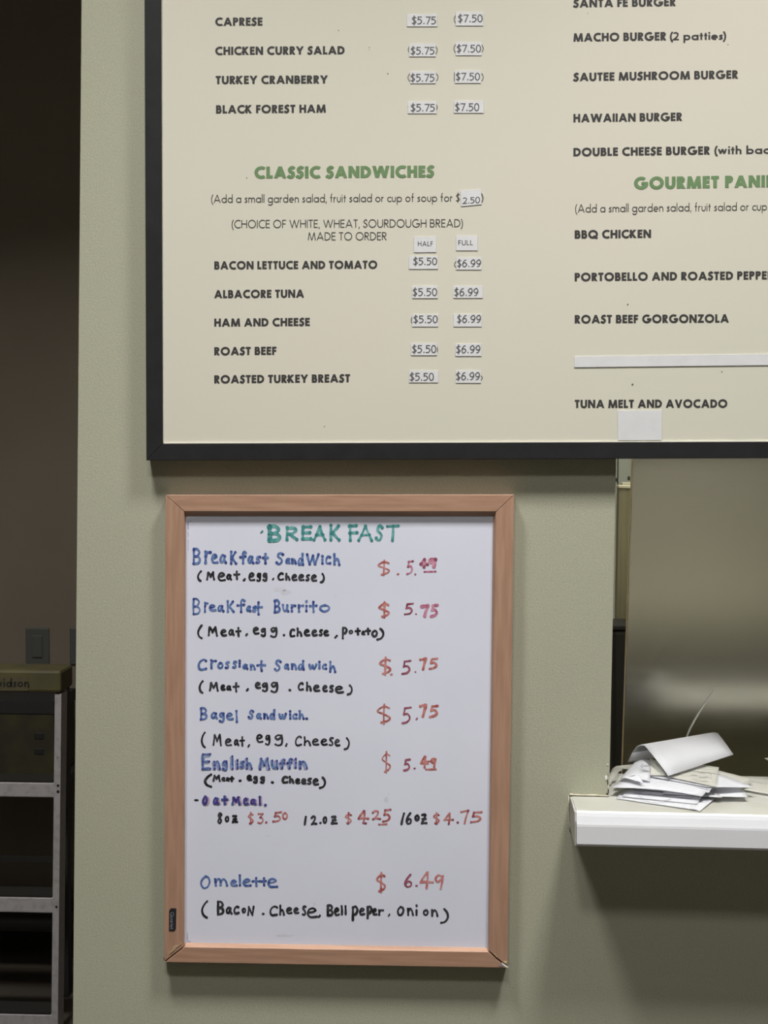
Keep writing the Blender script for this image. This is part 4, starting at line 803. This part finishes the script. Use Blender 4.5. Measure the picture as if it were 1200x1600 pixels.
# ------------------------------------------------------------------ order slips on a spindle
LF = .74
def cz(x, y, lift):                       # crop (940,1060) x 4.615, lift above the shelf in cm
    return PZ(940 + x / 4.615, 1060 + y / 4.615, SZ + lift * LF / 100)
def grid(rows, m, name='order_slip', parent=None, label=None, cat=None, group=None, th=.00035, fm=None, mats=None, sm=True, crumple=.0006, seed=0):
    rnd = random.Random(seed)
    R_, C_ = len(rows), len(rows[0]); V = []
    for r in rows:
        for p in r: V.append(Vector(p) + Vector((0, 0, rnd.uniform(-crumple, crumple))))
    n = len(V); Fc, mi = [], []
    def nrm(i, j):
        a = rows[min(i + 1, R_ - 1)][j] - rows[max(i - 1, 0)][j]; b = rows[i][min(j + 1, C_ - 1)] - rows[i][max(j - 1, 0)]
        c = a.cross(b); return c.normalized() if c.length else Vector((0, 0, 1))
    for i in range(R_):
        for j in range(C_):
            V.append(V[i * C_ + j] - nrm(i, j) * th * (1 if nrm(i, j).z > 0 else -1))
    for i in range(R_ - 1):
        for j in range(C_ - 1):
            a, b, c, d = i * C_ + j, i * C_ + j + 1, (i + 1) * C_ + j + 1, (i + 1) * C_ + j
            k = fm(i, j) if fm else 0
            Fc.append((a, b, c, d)); mi.append(k); Fc.append((a + n, d + n, c + n, b + n)); mi.append(k)
    for j in range(C_ - 1):
        Fc.append((j, j + n, j + 1 + n, j + 1)); a = (R_ - 1) * C_ + j; Fc.append((a, a + 1, a + 1 + n, a + n)); mi += [0, 0]
    for i in range(R_ - 1):
        a, b = i * C_, (i + 1) * C_; Fc.append((a, b, b + n, a + n)); a += C_ - 1; b += C_ - 1; Fc.append((a, a + n, b + n, b)); mi += [0, 0]
    o = mk(name, V, Fc, mats or m, parent, fmat=mi, smooth=sm)
    if label: tag(o, label, cat, group)
    return o
def bil(c, nu=9, nv=7, curl=0, cu=0):
    a, b, d, e_ = [Vector(q) for q in c]            # near-left near-right far-right far-left
    rows = []
    for i in range(nv):
        v = i / (nv - 1); row = []
        for j in range(nu):
            u = j / (nu - 1)
            p = (a * (1 - u) + b * u) * (1 - v) + (e_ * (1 - u) + d * u) * v
            p = p + Vector((0, 0, curl * sin(pi * v) + cu * sin(pi * u)))
            row.append(p)
        rows.append(row)
    return rows
G_ = 'order slips piled on the counter shelf'
def slip(c, m, label, curl=0, cu=0, seed=0, crumple=.00012):
    return grid(bil([cz(*q) for q in c], curl=curl, cu=cu), M[m], label=label, cat='order slip', group=G_, seed=seed, crumple=crumple)
s1 = slip([(105, 865, .15), (667, 945, .15), (722, 852, .5), (165, 790, .5)], 'paper', 'lowest white order slip at the front of the pile, circled in faint pencil', seed=1)
slip([(640, 935, .25), (708, 957, .12), (818, 866, .2), (690, 840, .5)], 'paper', 'white slip corner pointing forward at the right front of the pile', seed=2)
slip([(255, 826, .75), (640, 866, .75), (700, 800, 1.1), (300, 770, 1.1)], 'paper', 'narrow shaded slip tucked in above the lowest slip', seed=3)
slip([(440, 830, 1.1), (870, 859, .8), (800, 800, 1.2), (470, 780, 1.4)], 'paper', 'thin white slip whose edge sticks out right below the middle of the pile', seed=4)
slip([(735, 848, .9), (1056, 856, .7), (1003, 780, 1.0), (760, 770, 1.3)], 'paper', 'grey-shaded slip fanned out to the right, low in the pile', seed=5)
slip([(125, 782, 1.2), (728, 838, 1.2), (770, 790, 1.5), (180, 740, 1.5)], 'paper', 'white slip just under the creased one on the left of the pile', seed=6)
slip([(78, 786, 1.6), (724, 850, 1.45), (798, 783, 2.0), (165, 706, 2.1)], 'paper', 'broad creased white slip across the middle of the pile', curl=.001, cu=.003, seed=7)
slip([(345, 742, 2.2), (773, 823, 1.8), (802, 775, 2.3), (350, 690, 2.8)], 'paper', 'white slip with a shadowed near edge under the tented slip', seed=8, cu=-.001)
slip([(352, 705, 2.8), (765, 782, 2.4), (1112, 786, 1.6), (860, 690, 2.7)], 'paper', 'long white slip pointing right, in the upper half of the pile', seed=9)
s8 = slip([(500, 712, 3.0), (825, 782, 2.5), (846, 640, 3.4), (640, 612, 3.7)], 'paper_c', 'cream slip with dark scribbles behind the tented slip', seed=10)
slip([(770, 748, 1.9), (1058, 751, 1.5), (1083, 724, 1.5), (846, 664, 2.2)], 'paper_c', 'cream slip at the back right of the pile', seed=11)
slip([(1028, 802, .3), (1250, 842, .2), (1330, 790, .2), (1078, 738, .5)], 'paper_c', 'cream slip lying flat on the shelf at the right edge of the photo', seed=12)
slip([(1228, 612, 2.6), (1300, 640, 2.6), (1290, 560, 4.2), (1175, 575, 4.0)], 'paper_c', 'slip corner poking in at the far right above the shelf', seed=13)
s12 = slip([(132, 722, 2.6), (348, 742, 2.6), (352, 590, 4.1), (240, 602, 3.9)], 'paper', 'white slip with a scribble slanting up at the left of the pile', cu=.002, seed=14)
slip([(330, 765, 1.9), (760, 812, 1.7), (795, 778, 2.0), (330, 705, 2.3)], 'paper', 'white slip just above the broad creased one in the middle of the pile', seed=21)
slip([(150, 850, .45), (690, 905, .45), (735, 830, .9), (210, 775, 1.0)], 'paper', 'white slip lying right on top of the lowest slip', seed=22)
slip([(420, 720, 2.6), (770, 800, 2.1), (900, 770, 2.0), (600, 680, 2.9)], 'paper', 'slip just below the long one pointing right', seed=23)
# little folded triangle
slip([(150, 712, 2.9), (300, 752, 2.8), (272, 692, 3.4), (225, 700, 3.4)], 'paper', 'small turned-up white slip corner at the left of the pile', seed=15)
# curling strip at far left
cA = [(46, 768, .3), (50, 720, .9), (62, 680, 1.6), (80, 648, 2.4), (104, 632, 2.9), (170, 624, 3.1), (292, 612, 3.3)]
cB = [(70, 765, .2), (82, 730, .8), (100, 700, 1.4), (128, 672, 2.0), (160, 655, 2.5), (200, 652, 2.9), (300, 640, 3.2)]
rows = []
for a, b in zip(cA, cB):
    pa, pb = cz(*a), cz(*b); rows.append([pa * (1 - k / 3) + pb * k / 3 for k in range(4)])
grid(rows, M['paper_c'], label='curled cream strip bending down at the left end of the pile', cat='order slip', group=G_, seed=16, crumple=0)
slip([(90, 770, 1.0), (230, 790, 1.0), (250, 690, 2.0), (125, 690, 1.9)], 'paper_c', 'cream slip half hidden behind the curled strip', seed=17)
# tented slip on top
top0, top1 = cz(315, 488, 6.9), cz(838, 394, 7.3)
nr0, nr1 = cz(482, 702, 3.5), cz(950, 548, 4.6)
bk0, bk1 = cz(188, 602, 4.0), cz(700, 520, 4.3)
rows = []
prof_ = [(-1, 0), (-.75, .05), (-.5, .06), (-.28, .05), (-.12, .03), (0, 0), (.12, .0), (.3, .003), (.6, .002), (1, 0)]
for t_, _ in prof_:
    row = []
    for j in range(9):
        u = j / 8
        tp = top0.lerp(top1, u)
        if t_ <= 0: p = tp.lerp(bk0.lerp(bk1, u), -t_) + Vector((0, 0, .010 * sin(pi * (-t_))))
        else: p = tp.lerp(nr0.lerp(nr1, u), t_) + Vector((0, 0, .0008 * sin(pi * t_)))
        row.append(p)
    rows.append(row)
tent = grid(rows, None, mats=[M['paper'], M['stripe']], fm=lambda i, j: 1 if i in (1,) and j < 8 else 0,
            label='topmost white order slip folded like a tent and pierced by the wire', cat='order slip', group=G_, seed=18, crumple=0)
slip([(350, 698, 3.0), (472, 697, 3.1), (400, 600, 4.4), (345, 570, 4.6)], 'paper_c', 'cream slip standing under the fold of the tented slip', seed=19)
# pencil marks on slips
def scrib(par, strokes, wd=.8, dy=.0012, label='dark scribbled writing'):
    V, Fc = [], []
    for st in strokes:
        pts = cat([(940 + x / 4.615, 1060 + y / 4.615) for x, y, *_ in st], 4)
        lf = st[0][2] if len(st[0]) > 2 else 3
        for q in ribbon(pts, wd / 2):
            n = len(V); V += [PZ(v.x, v.y, SZ + (lf * LF + .02) / 100) for v in q]; Fc.append((n, n + 1, n + 2, n + 3))
    return mk('scribble', V, Fc, M['stripe'], par, label=label)
def zig(x0, x1, y, a, n, lf, seed):
    r = random.Random(seed); return [(x0 + (x1 - x0) * k / n, y + (a if k % 2 else -a) * r.uniform(.4, 1), lf) for k in range(n + 1)]
scrib(s8, [zig(640, 700, 672, 4, 10, 3.75, 1), zig(706, 752, 684, 4, 8, 3.75, 2), zig(650, 690, 700, 3, 7, 3.6, 3), zig(700, 768, 712, 5, 10, 3.55, 4), [(665, 650, 3.8), (760, 655, 3.8), (830, 662, 3.8)], [(760, 680, 3.7), (790, 688, 3.7), (788, 700, 3.7)]], .5)
scrib(s12, [[(300, 618, 4.35), (286, 628, 4.35), (290, 640, 4.35), (302, 632, 4.35), (296, 626, 4.35)], zig(306, 345, 632, 5, 8, 4.3, 5)], .7)
scrib(s1, [[(265, 838, .55), (300, 866, .50), (390, 882, .48), (480, 876, .50), (505, 860, .55)]], .4, label='faint pencil curve')
# wire spindle
sp = thing('order_spindle', cz(640, 800, 0), 'bent metal spindle wire rising out of the pile of order slips', 'spindle')
wp = [(822, 56, 11.5), (806, 90, 10.9), (780, 128, 10.2), (745, 178, 9.3), (706, 240, 8.3), (668, 306, 7.3), (640, 360, 6.6), (618, 412, 6.0), (606, 460, 5.2), (600, 540, 4.0), (600, 620, 1.0)]
base_y = cz(615, 410, 6.85).y
pts = []
for x, y, _ in wp:
    pts.append(P(940 + x / 4.615, 1060 + y / 4.615, base_y))
pts = [p for p in pts if p.z > SZ + .006]; pts.append(Vector((pts[-1].x, base_y, SZ + .004)))
tube('wire', pts, [.0006, .0011] + [.0014] * (len(pts) - 2), M['wire'], sp, n=8)
v = []; n = 20
for zz in (SZ - .003, SZ + .0005):
    for k in range(n): v.append((pts[-1].x + .022 * cos(2 * pi * k / n), base_y + .022 * sin(2 * pi * k / n), zz + .003))
mk('base', v, [tuple(range(n)), tuple(range(n, 2 * n))] + [(k, (k + 1) % n, n + (k + 1) % n, n + k) for k in range(n)], M['dark'], sp)

# ------------------------------------------------------------------ storeroom: stepladder and what stands behind
YL = 2.2
ld = thing('stepladder', (P(0, 1200, YL).x, YL, 0), 'dull aluminium stepladder with a dirty yellow top in the dark doorway', 'ladder')
def lq(a, Y=YL): return P(a[0], a[1], Y)
capw = .40
tR = lq((98, 1046)); tB = lq((98, 1081))
xR_top = tR.x; xLc = xR_top - capw
# top cap with a raised rim and a lip
v = boxv(xLc, xR_top, YL - .02, YL + .11, tB.z, tR.z)
mk('top_cap', v, BOXF, M['yellow'], ld, bevel=.008)
lbq = [lq((-200, 1077)), lq((47.5, 1077.5)), lq((47.5, 1056)), lq((-200, 1056))]
lb2 = mk('brand_label', [Vector((p.x, YL - .0215, p.z)) for p in lbq] + [Vector((p.x, YL - .0195, p.z)) for p in lbq], BOXF, mat('worn_label', (.085, .075, .04, 1), (.07, .062, .034, 1), scale=30, rough=.7), ld, label='worn label reading Davidson')
polys, W = layout('Davidson', .19, .10)
V, Fc = [], []
for q in polys:
    k = len(V)
    for a, b in q: V.append(P(-27 + 72.5 * a / W, 1073.5 - b * 13.0, YL - .022))
    Fc.append(tuple(range(k, k + len(q))))
mk('lettering', V, Fc, M['dark'], lb2)
# front rails: flanged channel, leaning slightly
zb = 0.0
def railq(pt, pb, wpx):
    a, b = lq(pt), lq(pb); d = (b.x - a.x) / (b.z - a.z); w_ = wpx * (4.1 / F)
    x0 = a.x + d * (0 - a.z)
    return a.x, a.z, x0, w_
ax, az, x0b, rw = railq((87.5, 1083), (82, 1600), 10.5)
splay = x0b - ax
for side in (1, -1):
    if side == 1: xt, xb = ax, x0b
    else: xt, xb = xLc + .012, xLc + .012 - (x0b - ax) * 0 - .10
    q = [(xb, zb), (xb + rw, zb), (xt + rw, az), (xt, az)]
    rl = slab('front_rail', q, YL - .012, YL + .05, M['alu'], ld)
    if side == 1:
        for (hx, hy, hr) in ((90.6, 1227.5, 2.2), (90.6, 1237, 2.4), (88.2, 1417, 2.0), (90, 1184, .9)):
            c_ = lq((hx, hy), YL - .0125); vv = [Vector((c_.x + hr * 4.1 / F * cos(2 * pi * k / 12), YL - .0128, c_.z + hr * 4.1 / F * sin(2 * pi * k / 12))) for k in range(12)]
            vv += [p_ + Vector((0, .004, 0)) for p_ in vv]
            mk('rivet', vv, [tuple(range(12)), tuple(range(12, 24))] + [(k, (k + 1) % 12, 12 + (k + 1) % 12, 12 + k) for k in range(12)], M['dark'], rl)
    q = [(xb + .012 * side, 0), (xb + .03 * side, 0), (xt + .03 * side * .6, az), (xt + .012 * side, az)]
    if side == 1:
        r0_, r1_ = lq((99, 1090), YL + .35), lq((103, 1590), YL + .35); 
        slab('rear_rail', [(r1_.x, 0), (r1_.x + .022, 0), (r0_.x + .022, az), (r0_.x, az)], YL + .30, YL + .34, M['dark'], ld)
        slab('rear_rail', [(r1_.x - .45, 0), (r1_.x - .428, 0), (r0_.x - .37, az), (r0_.x - .392, az)], YL + .30, YL + .34, M['dark'], ld)
zs = [(1221.5, 1244.5), (1400.5, 1424.5), (1583, 1607)]
for k, (ya, yb) in enumerate(zs):
    a, b = lq((40, ya)), lq((40, yb)); t_ = (az - a.z) / az; xr1 = ax + (x0b - ax) * t_ + .001
    xl1 = xLc + .012 - .10 * t_ + rw
    mk('step', boxv(xl1, xr1, YL - .010, YL + .075, b.z, a.z), BOXF, M['alu'], ld, bevel=.003)
    mk('step_tread', boxv(xl1 + .005, xr1 - .005, YL - .008, YL + .072, a.z + .0002, a.z + .006), BOXF, M['dark'], ld)
bz = P(100, 1200, YL + .3).z
box('rear_brace', xLc - .05, r1_.x - .005, YL + .31, YL + .33, P(100, 1350, YL + .3).z, P(100, 1342, YL + .3).z, M['dark'], ld)
# old printed carton behind the ladder
YX = 2.72
q0, q1 = P(-120, 1216, YX), P(84, 1098, YX)
ct = thing('printed_carton', ((q0.x + q1.x) / 2, YX, 0), 'dim olive printed carton standing behind the stepladder', 'carton')
box('body', q0.x, q1.x, YX, YX + .26, q0.z, q1.z, M['olive'], ct, bevel=.004)
box('lid_band', q0.x - .002, q1.x + .002, YX - .003, YX + .262, q1.z - .035, q1.z + .004, mat('dark_carton_band', (.02, .02, .022, 1), rough=.6), ct)
for yy in (1150, 1174):
    c_ = P(61, yy, YX); box('hand_hole', c_.x - .015, c_.x + .015, YX - .002, YX + .004, c_.z - .010, c_.z + .010, M['dark'], ct, bevel=.002)
# rack carrying it
rk = thing('storage_rack', ((q0.x + q1.x) / 2, YX, 0), 'dark storage rack holding the carton behind the stepladder', 'rack')
za = q0.z
xa, xb_ = q0.x - .03, P(99, 1300, YX).x
for (ya, yb) in ((1217, 1232), (1440, 1452), (1570, 1590)):
    t0_, t1_ = P(50, ya, YX).z, P(50, yb, YX).z
    if ya == 1217: t0_ = za - .0008; t1_ = za - .03
    box('rack_board', xa, xb_, YX - .01, YX + .33, t1_, t0_, M['dark'], rk)
for xx in (xa, xb_ - .03):
    for yy in (YX - .01, YX + .30): box('rack_post', xx, xx + .03, yy, yy + .03, 0, za, M['dark'], rk)
# wall switches
for (a, b, c, d, lab_) in ((41, 77.5, 981, 1038, 'grey switch plate on the dark wall above the stepladder'), (110, 146, 981, 1038, 'grey switch plate half hidden behind the edge of the green wall')):
    p0, p1 = P(a, d, BK), P(b, c, BK)
    sw = thing('switch_plate', ((p0.x + p1.x) / 2, BK, (p0.z + p1.z) / 2), lab_, 'light switch')
    box('plate', p0.x, p1.x, BK - .008, BK - .0002, p0.z, p1.z, M['plate'], sw, bevel=.003)
    xm, zm = (p0.x + p1.x) / 2, (p0.z + p1.z) / 2; hw_, hh = (p1.x - p0.x) * .22, (p1.z - p0.z) * .30
    box('rocker', xm - hw_, xm + hw_, BK - .013, BK - .007, zm - hh, zm + hh, M['plate'], sw, bevel=.002)

# ------------------------------------------------------------------ lamps' housings and unseen cabinets added to shape reflection and shade
def fixture(x, y, s, lab_):
    t = thing('ceiling_lamp', (x, y, CEIL), lab_, 'ceiling lamp')
    r = s / 2 + .025
    joined('trim_ring', [boxv(x - r, x + r, y - r, y - s / 2 - .002, CEIL - .02, CEIL - .001), boxv(x - r, x + r, y + s / 2 + .002, y + r, CEIL - .02, CEIL - .001),
                         boxv(x - r, x - s / 2 - .002, y - s / 2, y + s / 2, CEIL - .02, CEIL - .001), boxv(x + s / 2 + .002, x + r, y - s / 2, y + s / 2, CEIL - .02, CEIL - .001)], M['lamp'], t)
    box('diffuser', x - s / 2, x + s / 2, y - s / 2, y + s / 2, CEIL - .02, CEIL - .006, M['glow'], t)
fixture(LA[0], LA[1], .32, 'small square recessed lamp over the counter shelf')
fixture(LB[0], LB[1], .32, 'small square recessed lamp by the dark doorway')
fixture(LD[0], LD[1], .28, 'small square recessed lamp in the middle of the room')
fixture(LC[0][0], LC[0][1], .24, 'added small square lamp far behind the camera on the left'); fixture(LC[1][0], LC[1][1], .24, 'added small square lamp far behind the camera on the right')
fixture(LS[0], LS[1], .24, 'added small square lamp brightening the dark storeroom')
fixture(LK[0], LK[1], .9, 'added square lamp lighting the gap behind the pass-through')
cb = thing('reflection_cabinet', (0.9, FR + .3, 0), 'added dark cabinet with a pale worktop behind the camera, shaped for the steel reflection', 'added cabinet')
dk = mat('dark_cabinet', (.022, .02, .017, 1), rough=.5)
box('body', -.4, 2.5, FR + .002, FR + .55, .0, .875, dk, cb)  # added cabinet, its dark and pale bands shape the reflection in the steel
box('worktop', -.42, 2.52, FR + .002, FR + .58, .877, .93, M['khaki_top'], cb)
for k in range(4): box('drawer_front', -.38 + .72 * k, .30 + .72 * k, FR + .551, FR + .575, .61, .74, mat('drawer_grey', (.42, .40, .35, 1), rough=.5), cb)
kc = thing('gap_shade_box', (1.1, 1.35, 0), 'added unseen tall grey box behind the steel panel, shading the lower gap', 'added cabinet')
box('body', .76, 1.45, 1.15, 1.62, .08, 1.80, M['kitchen'], kc, bevel=.004)  # unseen box added to keep lamp light off the lower gap
box('plinth', .80, 1.41, 1.19, 1.58, 0, .079, M['dark'], kc)
for k in range(2): box('door', .765 + .345 * k, 1.10 + .345 * k, 1.13, 1.149, .12, 1.76, M['kitchen'], kc, bevel=.002)
print('script done')
